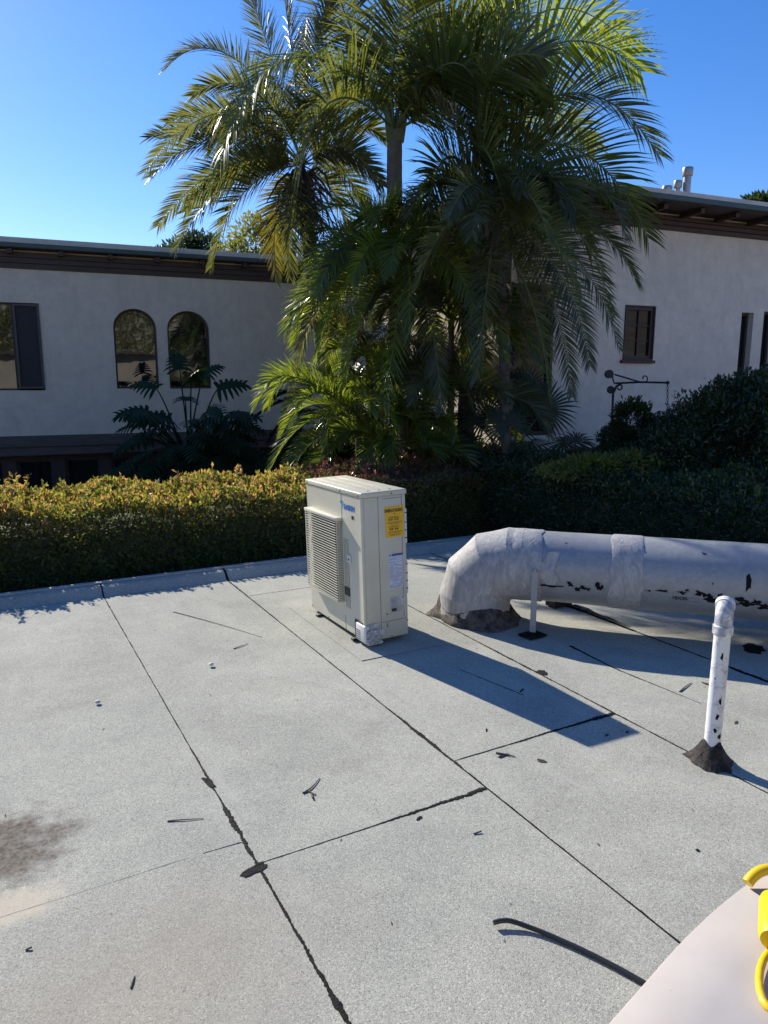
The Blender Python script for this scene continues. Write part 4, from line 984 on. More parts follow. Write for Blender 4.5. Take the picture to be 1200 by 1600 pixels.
# ---- strap-leaved plants between hedge and grey house
for (u, v, lab, n, sd_) in [(100, 752, 'bright strap-leaved plant behind the hedge under the lower windows', 16, 81), (25, 750, 'small strap-leaved plant behind the hedge at the left edge', 9, 82), (205, 725, 'pointed dark strap-leaved plant left of the philodendron', 12, 83)]:
    b = at(u, v + 25, 10.2); t = thing('strap_leaf_plant', (b.x, b.y, GZ), lab, 'plant', 'strap-leaved plants'); rg = random.Random(sd_)
    for k in range(n):
        az = rg.uniform(0, 6.28); d = RT * math.cos(az) + FH * math.sin(az); l = rg.uniform(.35, .6); wv = ZUP.cross(d) * .03; V = []; F = []
        for j in range(6):
            f = j / 5; q = b + d * l * f * .8 + ZUP * (l * (f * .9 - .75 * f * f) - .05); ww = (.7, 1, 1, .8, .5, .05)[j]; V += [q + wv * ww, q - wv * ww]
        for j in range(5): F.append((2 * j, 2 * j + 1, 2 * j + 3, 2 * j + 2))
        fast_mesh('leaf', np.array([tuple(x) for x in V]), F, M['agave'] if sd_ != 83 else M['philo'], t)
    MB().tube([(b.x, b.y, GZ), (b.x, b.y, b.z)], .05, 8).build('stem', M['stub'], t)

# ================================================================== ROOFTOP OBJECTS
# ---- air conditioner condenser
UX0, UX1, UY0, UY1, UZ0, UZ1 = 1.985, 2.295, 3.84, 4.70, .032, .985
ac = thing('condenser_unit', ((UX0 + UX1) / 2, (UY0 + UY1) / 2, .0125), 'ivory outdoor air-conditioner condenser with fan grille and yellow label on the roof', 'air conditioner')
# casing with an opening for the fan behind the grille; front faces -X
casing = MB()
GY0, GY1, GZ0, GZ1, GP = 4.135, 4.63, .235, .785, .045
MF = Matrix(((0, 0, -1, UX0), (-1, 0, 0, UY0), (0, 1, 0, 0), (0, 0, 0, 1)))      # front face: local x runs towards -Y from UY0, y up, z out
def fy(y): return UY0 - y                                                              # world y -> local x on the front face
casing.box((UX0 + .012, UY0, UZ0), (UX1, UY1, UZ1 - .03), bevel=.012, seg=3).build('casing', M['unit'], ac, smooth=True)
front = MB().bm(shape2d(rect(fy(UY1) + .004, UZ0 + .01, fy(UY0) - .004 - .012, UZ1 - .034), [[(fy((GY0 + GY1) / 2) + .225 * math.cos(a * math.pi / 16), (GZ0 + GZ1) / 2 + .225 * math.sin(a * math.pi / 16)) for a in range(32)]], .011, MF)).build('front_panel', M['unit'], ac)
MB().tube([(UX0 + .006, UY0 + .0115, UZ0 + .01), (UX0 + .006, UY0 + .0115, UZ1 - .034)], .0115, 14).build('corner_edge', M['unit'], ac, smooth=True)
MB().tube([(UX0 + .0105, (GY0 + GY1) / 2, (GZ0 + GZ1) / 2), (UX0 + .0118, (GY0 + GY1) / 2, (GZ0 + GZ1) / 2)], .224, 40).build('coil', M['coil'], ac)
fan = MB(); fc = Vector((UX0 - .022, (GY0 + GY1) / 2, (GZ0 + GZ1) / 2))
for k in range(3):
    a0 = k * 2.094; V = []; F = []
    for i in range(7):
        for j in range(5):
            a = a0 + (i / 6) * 1.25 + .25 * j / 4; r_ = .05 + .16 * j / 4; V.append(fc + Vector((.016 * (i / 6 - .5), math.cos(a) * r_, math.sin(a) * r_)))
    for i in range(6):
        for j in range(4): F.append((i * 5 + j, i * 5 + j + 1, (i + 1) * 5 + j + 1, (i + 1) * 5 + j))
    fan.add(V, F)
fan.tube([fc + Vector((-.012, 0, 0)), fc + Vector((.016, 0, 0))], .055, 18)
fan.build('fan', M['black'], ac, smooth=True)
# lid with pressed ribs and a drip lip
lid = MB().box((UX0 - .006, UY0 - .005, UZ1 - .032), (UX1 + .005, UY1 + .005, UZ1), bevel=.007, seg=3).build('lid', M['unit'], ac, smooth=True)
for x in (2.06, 2.135, 2.21):
    MB().box((x - .012, UY0 + .05, UZ1 - .004), (x + .012, UY1 - .05, UZ1 + .0035), bevel=.003).build('rib', M['unit'], lid, smooth=True)
for y in (UY0 + .03, 4.13, UY1 - .03):
    MB().tube([(UX0 - .0085, y, UZ1 - .019), (UX0 - .004, y, UZ1 - .019)], .0055, 8).build('screw', M['black'], lid)
MB().tube([(2.19, UY0 - .0075, UZ1 - .019), (2.19, UY0 - .002, UZ1 - .019)], .0045, 8).build('screw', M['black'], lid)
# joints between the sheet-metal panels
for y in (4.128,):
    MB().box((UX0 - .0012, y - .0012, UZ1 - .25), (UX0 + .001, y + .0012, UZ1 - .034)).build('panel_joint', M['coil'], ac)
    MB().box((UX0 - .0012, y - .0012, UZ0 + .01), (UX0 + .001, y + .0012, .14)).build('panel_joint', M['coil'], ac)
for x in (2.096,):
    MB().box((x - .001, UY0 - .001, UZ0 + .01), (x + .001, UY0 + .001, UZ1 - .034)).build('panel_joint', M['coil'], ac)
MB().box((2.262, UY0 - .001, .16), (2.264, UY0 + .001, UZ1 - .034)).build('panel_joint', M['coil'], ac)
MB().box((2.096, UY0 - .001, .146), (UX1 - .012, UY0 + .001, .148)).build('panel_joint', M['coil'], ac)
MB().box((2.13, UY0 - .001, .935), (2.262, UY0 + .001, .937)).build('panel_joint', M['coil'], ac)
MB().box((UX0 - .0035, GY0 + .006, GZ0 + .004), (UX0 - .0005, GY1 - .006, GZ1 - .013)).build('shade_plate', M['coil'], ac)  # near-black plate over the panel, depth shade behind the slats as colour
# fan grille: frame, horizontal slats, side mesh
gr = MB()
gx = UX0 - GP
gr.box((gx - .006, GY0 - .012, GZ1 - .012), (UX0 - .0005, GY1 + .012, GZ1 + .010), bevel=.004)
gr.box((gx - .002, GY0, GZ0 - .008), (UX0 - .0005, GY1, GZ0 + .003), bevel=.003)
gr.box((gx - .002, GY1 - .004, GZ0), (gx + .006, GY1 + .004, GZ1 - .013))
grille = gr.build('fan_grille', M['grille'], ac, smooth=True)
sl = MB(); ns = 31
for k in range(ns):
    z = GZ0 + .012 + (GZ1 - GZ0 - .034) * k / (ns - 1)
    sl.box((gx - .003, GY0 + .002, z - .0021), (gx + .006, GY1 - .006, z + .0021))
for y in (GY0 + .004, GY1 - .10):
    sl.box((gx + .0055, y - .002, GZ0 + .004), (gx + .010, y + .002, GZ1 - .014))
o = sl.build('grille_slats', M['grille'], grille); o['kind'] = 'stuff'
sm = MB()
for k in range(34):
    z = GZ0 + .012 + (GZ1 - GZ0 - .034) * k / 33
    sm.box((gx + .006, GY0 + .0003, z - .0017), (UX0 - .001, GY0 + .004, z + .0017))
    sm.box((gx + .011, GY1 - .003, z - .0017), (UX0 - .001, GY1 + .0007, z + .0017))
for x in np.linspace(gx + .012, UX0 - .006, 5): sm.box((x - .0013, GY0 + .0006, GZ0 + .004), (x + .0013, GY0 + .0037, GZ1 - .014))
o = sm.build('side_mesh', M['grille'], grille); o['kind'] = 'stuff'
# air slots in the front panel beside the grille
ps = MB()
for k in range(40):
    for j in range(4):
        y = 4.045 + j * .019; z = .205 + k * .0125
        if z < .66 - .0: ps.box((UX0 - .0009, y, z), (UX0 + .0005, y + .0085, z + .006))
o = ps.build('air_slots', M['coil'], ac); o['kind'] = 'stuff'
MB().box((UX0 - .012, 4.01, .515), (UX0 - .0005, 4.05, .565), bevel=.003).build('latch', M['white'], ac)
MB().box((UX0 - .0135, 4.018, .53), (UX0 - .0122, 4.035, .545)).build('latch_slot', M['black'], ac)
MB().box((UX0 - .006, 4.045, .285), (UX0 - .0005, 4.118, .34), bevel=.002).build('rating_plate', M['black'], ac)
# maker's mark and lettering on the front
TF = lambda y, z, off=.0015: Matrix.Translation((UX0 - off, y, z)) @ Matrix(((0, 0, -1, 0), (-1, 0, 0, 0), (0, 1, 0, 0), (0, 0, 0, 1)))
mk = MB().add([(UX0 - .002, 4.137, .905), (UX0 - .002, 4.103, .905), (UX0 - .002, 4.123, .860), (UX0 - .0005, 4.137, .905), (UX0 - .0005, 4.103, .905), (UX0 - .0005, 4.123, .860)], [(0, 1, 2), (5, 4, 3), (0, 3, 4, 1), (1, 4, 5, 2), (2, 5, 3, 0)])
mk.build('logo_triangle', M['ink_cyan'], ac)
MB().add([(UX0 - .003, 4.137, .905), (UX0 - .003, 4.120, .905), (UX0 - .003, 4.132, .884)], [(0, 1, 2)]).build('logo_corner', M['ink_black'], ac)
MB().bm(text_mesh('DAIKIN', .058, TF(4.094, .856) @ Matrix.Diagonal((.80, .82, 1, 1)), bold=.0012)).build('lettering', M['ink_blue'], ac)
MB().bm(text_mesh('MC', .03, TF(3.985, .806) @ Matrix.Diagonal((.8, 1, 1, 1)), bold=.001)).build('lettering', M['ink_black'], ac)
# labels on the narrow side
TS = lambda x, z, off=.003: Matrix.Translation((x, UY0 - off, z)) @ Matrix(((1, 0, 0, 0), (0, 0, -1, 0), (0, 1, 0, 0), (0, 0, 0, 1)))
lab = MB().add([(2.139, UY0 - .0018, .884), (2.189, UY0 - .0025, .884), (2.196, UY0 - .0025, .877), (2.203, UY0 - .0025, .8845), (2.278, UY0 - .002, .886), (2.275, UY0 - .0018, .689), (2.148, UY0 - .0018, .687)], [(0, 1, 2, 3, 4, 5, 6)]).build('energy_label', M['yellow_label'], ac)
MB().bm(text_mesh('ENERGYGUIDE', .027, TS(2.141, .848) @ Matrix.Diagonal((.70, 1.05, 1, 1)), bold=.0006)).build('lettering', M['ink_black'], lab)
MB().add([(2.210, UY0 - .0032, .842), (2.216, UY0 - .0032, .834), (2.204, UY0 - .0032, .834)], [(0, 1, 2)]).build('label_mark', M['ink_black'], lab)
MB().bm(text_mesh('16.0  17.2', .019, TS(2.163, .795), bold=.0005)).build('lettering', M['ink_black'], lab)
MB().bm(text_mesh('9.0  9.0', .021, TS(2.172, .733), bold=.0006)).build('lettering', M['ink_black'], lab)
pr = MB()
for (x0, x1, z) in [(2.172, 2.235, .818), (2.165, 2.245, .812), (2.16, 2.262, .784), (2.16, 2.262, .778), (2.18, 2.24, .771), (2.175, 2.235, .760), (2.165, 2.25, .754), (2.16, 2.262, .722), (2.165, 2.255, .716), (2.17, 2.25, .706), (2.18, 2.24, .700)]:
    pr.box((x0, UY0 - .0031, z - .0009), (x1, UY0 - .0026, z + .0009))
o = pr.build('fine_print', M['ink_black'], lab); o['kind'] = 'stuff'
lab = MB().box((2.160, UY0 - .002, .356), (2.262, UY0 - .0008, .581)).build('service_label', M['paper'], ac)
MB().box((2.182, UY0 - .003, .566), (2.262, UY0 - .0022, .581)).build('label_band', M['ink_navy'], lab)
MB().tube([(2.170, UY0 - .003, .573), (2.170, UY0 - .0022, .573)], .0065, 12).build('label_badge', M['ink_navy'], lab)
pr = MB(); rg = random.Random(3)
for k in range(30):
    z = .556 - k * .0066
    x = 2.165
    while x < 2.255:
        w_ = rg.uniform(.006, .03)
        if rg.random() < .72: pr.box((x, UY0 - .003, z - .0014), (min(x + w_, 2.258), UY0 - .0022, z + .0010))
        x += w_ + .004
o = pr.build('fine_print', M['ink_grey'], lab); o['kind'] = 'stuff'
lab = MB().box((2.166, UY0 - .002, .198), (2.268, UY0 - .0008, .305)).build('rating_label', M['tape'], ac)
MB().box((2.173, UY0 - .003, .207), (2.208, UY0 - .0022, .226)).build('barcode', M['ink_black'], lab)
pr = MB()
for k in range(11):
    z = .296 - k * .006; pr.box((2.172, UY0 - .003, z - .001), (2.172 + rg.uniform(.03, .07), UY0 - .0022, z + .001))
pr.box((2.250, UY0 - .003, .285), (2.262, UY0 - .0022, .297)); pr.box((2.254, UY0 - .003, .214), (2.258, UY0 - .0022, .236))
o = pr.build('fine_print', M['ink_grey'], lab); o['kind'] = 'stuff'
for z0_, z1_ in ((.64, .86), (.31, .52)):
    st = MB().box((2.2865, UY0 - .0022, z0_), (UX1 + .0015, UY0 + .012, z1_)).build('edge_sticker', M['white'], ac)
    for q in (.03, .08, .13, .19): MB().box((2.284, UY0 - .0032, z0_ + q), (UX1 + .003, UY0 + .013, z0_ + q + .006)).build('sticker_bar', M['black'], st)
for (x, z) in ((2.14, .196), (2.14, .13), (2.14, .115), (2.29, .13), (2.17, .045)):
    MB().tube([(x, UY0 - .003, z), (x, UY0, z)], .0045, 8).build('screw', M['coil'], ac)
for (y, z) in ((4.68, .06), (4.40, .05), (4.02, .045)):
    MB().tube([(UX0 - .003, y, z), (UX0, y, z)], .004, 8).build('screw', M['coil'], ac)
# pipe cover on the near corner, wrapped in tape
cv = MB().box((UX0 - .005, UY0 + .035, .035), (UX0 - .0005, UY0 + .145, .155), bevel=.002).build('pipe_cover_frame', M['coil'], ac)
cov = MB().box((UX0 - .014, UY0 - .012, .030), (UX0 + .02, UY0 + .118, .145), bevel=.010, seg=3).build('pipe_cover', M['white'], ac, smooth=True)
for k in range(5): MB().box((UX0 - .0155, UY0 + .05, .043 + k * .014), (UX0 - .0138, UY0 + .112, .048 + k * .014)).build('slot', M['black'], cov)
rgt = np.random.default_rng(4)
def crumple(x0, x1, z0, z1, y, name, mat, amp=.006):
    V = []; F = []; nx, nz = 10, 12
    for j in range(nz + 1):
        for i in range(nx + 1): V.append((x0 + (x1 - x0) * i / nx + rgt.normal(0, .0015), y - abs(rgt.normal(0, amp)) - .003, z0 + (z1 - z0) * j / nz + rgt.normal(0, .0015)))
    for j in range(nz):
        for i in range(nx): F.append((j * (nx + 1) + i, j * (nx + 1) + i + 1, (j + 1) * (nx + 1) + i + 1, (j + 1) * (nx + 1) + i))
    return fast_mesh(name, V, F, M[mat], ac)
crumple(UX0 - .006, 2.075, .028, .118, UY0 - .012, 'tape_wrap', 'tape', .008); crumple(2.0, 2.075, .115, .150, UY0 - .002, 'tape_strip', 'tape', .002); crumple(2.075, 2.115, .07, .105, UY0 - .001, 'tape_tab', 'white', .002)
for y in (3.98, 4.55):
    MB().box((UX0 - .03, y - .018, .013), (UX1 + .03, y + .018, .031), bevel=.003).build('foot', M['black'], ac)
MB().box((UX0 + .01, UY0 - .012, .014), (2.10, UY0 + .03, .033), bevel=.004).build('base_lip', M['unit'], ac)
# service valve at the back edge
vl = MB().tube([(UX1 + .001, 3.93, .085), (UX1 + .03, 3.93, .085)], .012, 10).build('valve', M['yellow'], ac, smooth=True)
MB().tube([(UX1 + .015, 3.93, .085), (UX1 + .015, 3.93, .04)], .009, 8).build('valve_stem', M['black'], vl)

ac.rotation_mode = 'QUATERNION'; ac.rotation_quaternion = Quaternion(FH, R(-1.6))       # the unit stands slightly out of plumb

# ---- round duct with mastic-coated elbow
DX = Vector((.69, -.72, 0)).normalized(); DQ = Vector((DX.y, -DX.x, 0))     # DQ points to the viewer
DB = Vector((2.945, 4.02, 0)); DR = .238; DZ = .414
duct = thing('round_duct', DB, 'large galvanised round duct rising from the roof through a mastic-coated elbow', 'duct')
dend = DB + DX * 3.4
DS = .255          # distance from riser axis to the start of the straight run
MB().tube([DB + DX * DS + ZUP * DZ, DB + DX * 1.02 + ZUP * DZ], DR, 48).build('duct_section', M['galv'], duct, smooth=True)
MB().tube([DB + DX * 1.0 + ZUP * DZ, DB + DX * 1.012 + ZUP * DZ, dend + ZUP * DZ], [DR * .995, DR * 1.008, DR * 1.008], 48).build('duct_section', M['galv'], duct, smooth=True)
er = np.random.default_rng(12)
# five-piece mitred elbow
el = []; RB = DS + .0; nseg = 3
cc = DB + DX * DS + ZUP * (DZ - DS)
gores = [DB + ZUP * .0]
for k in range(nseg + 1):
    a = R(90) * k / nseg
    gores.append(cc + (-DX) * DS * math.cos(a) + ZUP * DS * math.sin(a))
gores.append(DB + DX * (DS + .08) + ZUP * DZ)
def gore_mesh():
    V = []; F = []; n = 56
    planes = []                     # cutting planes between gores: point, normal
    pts = gores; m = len(pts)
    for i in range(m):
        if i == 0: nn = ZUP
        elif i == m - 1: nn = DX
        else:
            nn = ((pts[i] - pts[i - 1]).normalized() + (pts[i + 1] - pts[i]).normalized()).normalized()
        planes.append((pts[i], nn))
    rows = []
    for i in range(m - 1):
        ax = (pts[i + 1] - pts[i]).normalized(); q1 = DQ; q2 = ax.cross(q1)
        for end, sub in ((i, 0), (None, .5), (i + 1, 1)):
            row = []
            for k in range(n):
                a = 2 * math.pi * k / n; rad = (DR + .006 + (.004 if sub != .5 else 0)) * (1 + er.normal(0, .002)); off = q1 * math.cos(a) * rad + q2 * math.sin(a) * rad
                if end is None:
                    p0, n0 = planes[i]; p1, n1 = planes[i + 1]; b = pts[i] + off
                    t0_ = (p0 - b).dot(n0) / ax.dot(n0); t1_ = (p1 - b).dot(n1) / ax.dot(n1); row.append(b + ax * (t0_ + t1_) / 2)
                else:
                    p, nn = planes[end]; b = pts[i] + off; row.append(b + ax * ((p - b).dot(nn) / ax.dot(nn)))
            rows.append(row)
    for r_ in rows: V += r_
    for i in range(len(rows) - 1):
        for k in range(n): F.append((i * n + k, i * n + (k + 1) % n, (i + 1) * n + (k + 1) % n, (i + 1) * n + k))
    V = [(p[0], p[1], max(p[2], .008)) for p in V]
    o = fast_mesh('elbow', V, F, M['mastic'], duct, smooth=True); o.data.set_sharp_from_angle(angle=R(14)); return o
gore_mesh()
def collar(d0, d1, amp, seed, th, name='mastic_band'):
    r = np.random.default_rng(seed); n = 60; V = []; F = []; ax0 = DB + ZUP * DZ
    e0_ = np.convolve(r.normal(0, 1, n + 4), [.3, .4, .3], 'same'); e1_ = np.convolve(r.normal(0, 1, n + 4), [.3, .4, .3], 'same')
    for k in range(n):
        a = 2 * math.pi * k / n; rd = DQ * math.cos(a) + ZUP * math.sin(a)
        ea = d0 + amp * e0_[k]; eb = d1 + amp * e1_[k]
        for j, (f, h) in enumerate([(0, .0022), (.06, th), (.3, th * 1.2), (.6, th), (.94, th), (1, .0022)]):
            V.append(ax0 + DX * (ea + (eb - ea) * f) + rd * (DR * 1.008 + h * r.uniform(.8, 1.2)))
    m = 6
    for k in range(n):
        for j in range(m - 1): k2 = (k + 1) % n; F.append((k * m + j, k * m + j + 1, k2 * m + j + 1, k2 * m + j))
    return fast_mesh(name, V, F, M['mastic'], duct, smooth=True)
collar(.27, .47, .014, 5, .006); collar(.90, 1.10, .008, 6, .005)
# mastic daub where the strap is screwed on, tar splashes on the flank
def on_duct(s, a, h=.003): return DB + DX * s + ZUP * DZ + (DQ * math.cos(a) + ZUP * math.sin(a)) * (DR * 1.008 + h)
def splash(s, a, rs_a, ra, seed, mat, name, h=.0032):
    r = np.random.default_rng(seed); n = 13; c = on_duct(s, a, h + .002); V = [c]
    for k in range(n):
        t = 2 * math.pi * k / n; q = r.uniform(.3, 1.4); V.append(on_duct(s + rs_a * math.cos(t) * q, a + ra * math.sin(t) * q, h))
    return fast_mesh(name, [tuple(v) for v in V], [(0, k + 1, (k + 1) % n + 1) for k in range(n)], M[mat], duct)
splash(.50, .12, .13, .55, 3, 'mastic', 'mastic_daub', .007)
for k, (s, a, rs_a, ra) in enumerate([(.66, -.22, .016, .06), (.735, -.28, .02, .05), (.71, -.36, .012, .05), (.775, -.34, .009, .05), (.835, -.18, .012, .08), (.853, -.24, .012, .05), (1.22, -.20, .03, .03), (1.33, -.20, .02, .04), (1.36, -.13, .01, .03), (1.43, -.17, .02, .06), (1.47, -.22, .02, .05), (1.5, -.33, .035, .07),
                                      (1.55, -.2, .01, .05), (1.58, -.3, .02, .06), (1.62, -.38, .03, .06), (1.66, -.26, .02, .05), (1.70, -.36, .03, .07), (1.75, -.3, .02, .06), (1.70, .15, .012, .2), (1.14, -.22, .012, .02), (1.50, .1, .004, .02), (.62, .95, .006, .02), (1.45, .9, .012, .02), (.92, -.66, .01, .02), (1.8, -.4, .03, .08), (.54, -.32, .05, .04), (1.6, -.5, .02, .02)]):
    splash(s, a, rs_a * 1.35, ra * 1.3, 30 + k, 'tar', 'tar_splash')
def wrap_text(txt, s0, a0, size, name='lettering', flip=1):
    bm = text_mesh(txt, size, Matrix.Identity(4), bold=.0004)
    for v in bm.verts: v.co = on_duct(s0 + v.co.x, a0 + v.co.y / DR, .0028 + (v.co.z > 0) * .001)
    return MB().bm(bm).build(name, M['ink_black'], duct)
wrap_text('18X30', 1.275, -.42, .034)
ring = []
MB().tube([on_duct(1.405 + .036 * math.cos(t * .3), -.39 + .06 * math.sin(t * .3), .003) for t in range(22)], .0012, 4, caps=False).build('stamp_oval', M['ink_grey'], duct)
# tar boot at the foot
r = np.random.default_rng(8); V = []; F = []; n = 40
ir = np.convolve(np.tile(r.normal(0, .035, n), 2), [.25, .5, .25], 'same')[n // 2:n // 2 + n]
prof = [(DR + .075, .005), (DR + .068, .02), (DR + .045, .042), (DR + .024, .07), (DR + .014, .105), (DR + .009, .108)]
for k in range(n):
    a = 2 * math.pi * k / n
    for j, (rr, z) in enumerate(prof):
        f = 1 - j / 5; V.append((DB.x + math.cos(a) * (rr + ir[k] * f), DB.y + math.sin(a) * (rr + ir[k] * f), z + (r.normal(0, .006) if 0 < j else 0) + (.03 * math.sin(a * 3 + 1) if j > 3 else 0)))
for k in range(n):
    for j in range(5): k2 = (k + 1) % n; F.append((k * 6 + j, k2 * 6 + j, k2 * 6 + j + 1, k * 6 + j + 1))
fast_mesh('tar_boot', V, F, M['tar_dusty'], duct, smooth=True)
# strap leg
sb = gnd(832, 995); top = on_duct(.50, .10, .012)
leg = thing('support_strap', (sb.x, sb.y, .008), 'flat galvanised strap leg propping the duct beside its elbow', 'bracket')
pth = [Vector((sb.x, sb.y, .012)), Vector((sb.x, sb.y, .33)) + DQ * -.005, Vector((sb.x, sb.y, .44)) - DQ * .01]
mb = MB(); wv = DX * .019; tv = DQ * .0025
for a, b in zip(pth, pth[1:]):
    mb.add([a - wv - tv, a + wv - tv, a + wv + tv, a - wv + tv, b - wv - tv, b + wv - tv, b + wv + tv, b - wv + tv], [(0, 1, 2, 3), (4, 5, 6, 7), (0, 1, 5, 4), (1, 2, 6, 5), (2, 3, 7, 6), (3, 0, 4, 7)])
mb.build('strap', M['galv'], leg)
hk = pth[-1]; mb = MB(); far = on_duct((hk - DB).dot(DX), .02, -.004)
mb.tube([hk + Vector((0, 0, -.012)), hk + Vector((0, 0, .006)), (hk + far) / 2 + Vector((0, 0, .004)), far], .009, 8); mb.build('bolt', M['galv'], leg, smooth=True)
MB().box((-.075, -.06, .0085), (.075, .06, .02), bevel=.004, M=Matrix.Translation((sb.x, sb.y, 0)) @ Matrix.Rotation(.1, 4, 'Z')).build('tar_pad', M['tar'], leg)
MB().box((-.035, -.022, .02), (.035, .022, .032), bevel=.003, M=Matrix.Translation((sb.x, sb.y, 0)) @ Matrix.Rotation(.1, 4, 'Z')).build('tar_lump', M['tar'], leg)
# block foot behind the duct
p = gnd(873, 947)
fo = thing('support_block', (p.x, p.y, .008), 'black rubber support block on the roof behind the duct', 'block')
MB().box((p.x - .09, p.y - .05, .009), (p.x + .09, p.y + .05, .06), bevel=.006).build('base', M['black'], fo)
MB().box((p.x - .05, p.y - .03, .061), (p.x + .05, p.y + .03, .12), bevel=.004).build('saddle', M['galv'], fo)
# loose membrane strip lying over the seam under the duct
p0, p1 = gnd(893, 948), gnd(985, 985)
mb = MB(); dd = (p1 - p0); qq = Vector((-dd.y, dd.x, 0)).normalized() * .035
V = []
for i in range(9):
    f = i / 8; c = p0.lerp(p1, f) + Vector((0, 0, .016 + .012 * math.sin(f * 7) ** 2)); wq = qq * (1 - .7 * f); V += [c + wq, c - wq]
tag(mb.add(V, [(2 * i, 2 * i + 1, 2 * i + 3, 2 * i + 2) for i in range(8)]).build('membrane_strip', M['tar_grey'], None), 'torn strip of dark membrane lying on the roof under the duct', 'strip')

# ---- white vent pipe
pb = gnd(1110, 1192); pt = pb + Vector((.012, .004, .60))
vp = thing('vent_pipe', (pb.x, pb.y, .008), 'white painted vent pipe with elbow top and black tar boot in the foreground', 'pipe')
MB().tube([pb + Vector((0, 0, .01)), pt], .034, 24).build('riser', M['pipe'], vp, smooth=True)
axp = (pt - pb).normalized()
MB().tube([pt - axp * .012, pt - axp * .006, pt + axp * .028, pt + axp * .034], [.036, .0415, .0415, .036], 24).build('coupling', M['pipe_worn'], vp, smooth=True)
tdir = pt - CAM; tdir.z = 0; tdir.normalize()
elb = [pt + axp * .03, pt + axp * .065]
for k in range(1, 6):
    a = R(78) * k / 5; elb.append(pt + axp * (.065 + .045 * math.sin(a)) + tdir * .045 * (1 - math.cos(a)))
e_o = MB().tube(elb, [.0365] * len(elb), 24).build('elbow', M['pipe_worn'], vp, smooth=True)
MB().tube([elb[-1] - (elb[-1] - elb[-2]).normalized() * .012, elb[-1] + (elb[-1] - elb[-2]).normalized() * .012], .040, 24).build('elbow_lip', M['pipe'], e_o, smooth=True)
V = []; F = []; n = 28; ir = np.random.default_rng(3).normal(0, .010, n)
prof = [(.088, .005), (.076, .018), (.058, .042), (.045, .070), (.0375, .10), (.035, .102)]
for k in range(n):
    a = 2 * math.pi * k / n
    for j, (rr, z) in enumerate(prof): f = 1 - j / 5; V.append((pb.x + math.cos(a) * (rr + ir[k] * f), pb.y + math.sin(a) * (rr + ir[k] * f), z + (.012 * math.sin(3 * a) if j > 3 else 0)))
for k in range(n):
    for j in range(5): k2 = (k + 1) % n; F.append((k * 6 + j, k2 * 6 + j, k2 * 6 + j + 1, k * 6 + j + 1))
fast_mesh('tar_boot', V, F, M['tar_grey'], vp, smooth=True)
for k, (z, a, h_, w_) in enumerate([(.17, .2, .03, .2), (.23, .3, .035, .25), (.30, .5, .05, .2), (.50, .2, .04, .25), (.14, .8, .03, .3), (.40, -.4, .012, .1)]):
    c0 = math.atan2(CAM.y - pb.y, CAM.x - pb.x); r = np.random.default_rng(k); V = []
    for j in range(10):
        t = 2 * math.pi * j / 10; q = r.uniform(.4, 1.2); aa = c0 + a + w_ * math.cos(t) * q; V.append(pb + axp * (z + h_ * .5 * math.sin(t) * q) + Vector((math.cos(aa), math.sin(aa), 0)) * .0348)
    fast_mesh('tar_smear', [tuple(v) for v in V], [tuple(range(10))], M['tar'], vp)

# ---- wrought-iron bracket on its post
dI = 8.6
ip = lambda u, v: at(u, v, dI)
ib = ip(955, 760); iron = thing('iron_bracket', (ib.x, ib.y, GZ), 'wrought-iron scroll bracket on a post with hanging chain before the cream wall', 'bracket')
def scroll(cu, cv, r0, turns, start, n=26, sg=1):
    out = []
    for i in range(n + 1):
        f = i / n; a = start + sg * turns * 2 * math.pi * f; rr = r0 * (1 - .82 * f); out.append(ip(cu + rr * math.cos(a), cv + rr * math.sin(a)))
    return out
MB().tube([Vector((ip(954, 720).x, ip(954, 720).y, GZ)), ip(954, 720), ip(957, 640), ip(958, 615), ip(963, 604), ip(970, 600)], .014, 8).build('post', M['iron'], iron, smooth=True)
MB().tube([ip(960, 585), ip(1002, 597.5), ip(1044, 598)], .010, 8).build('brace', M['iron'], iron, smooth=True)
MB().tube([ip(962, 599), ip(1000, 597), ip(1044, 598)], .012, 8).build('arm', M['iron'], iron, smooth=True)
MB().tube([ip(1002, 597)] + scroll(1006.5, 591, 7, .9, 1.9, sg=-1), .008, 6).build('scroll', M['iron'], iron, smooth=True)
MB().tube([ip(957, 585), ip(957.5, 592), ip(960, 599), ip(966, 598)], .010, 6).build('hook', M['iron'], iron, smooth=True)
MB().tube(scroll(967, 606, 6.5, .75, -1.6) + [], .009, 6).build('scroll', M['iron'], iron, smooth=True)
MB().tube([ip(951.5, 584.6) + FH * .02, ip(951.5, 584.6) - FH * .02], .05, 20).build('disc', M['iron'], iron, smooth=True)
MB().tube([ip(955, 609) + FH * .03, ip(955, 609) + FH * .015], .045, 20).build('disc', M['iron'], iron, smooth=True)
MB().tube([ip(1043, 598) + FH * .01, ip(1043, 598) - FH * .01], .022, 12).build('eyelet', M['iron'], iron, smooth=True)
for k in range(9):
    c = ip(1043, 601.5 + k * 4.6); q = RT if k % 2 else FH
    MB().tube([c + q * .010 * math.cos(t * math.pi / 5) + ZUP * .020 * math.sin(t * math.pi / 5) for t in range(11)], .0035, 5, caps=False).build('chain_link', M['iron'], iron)

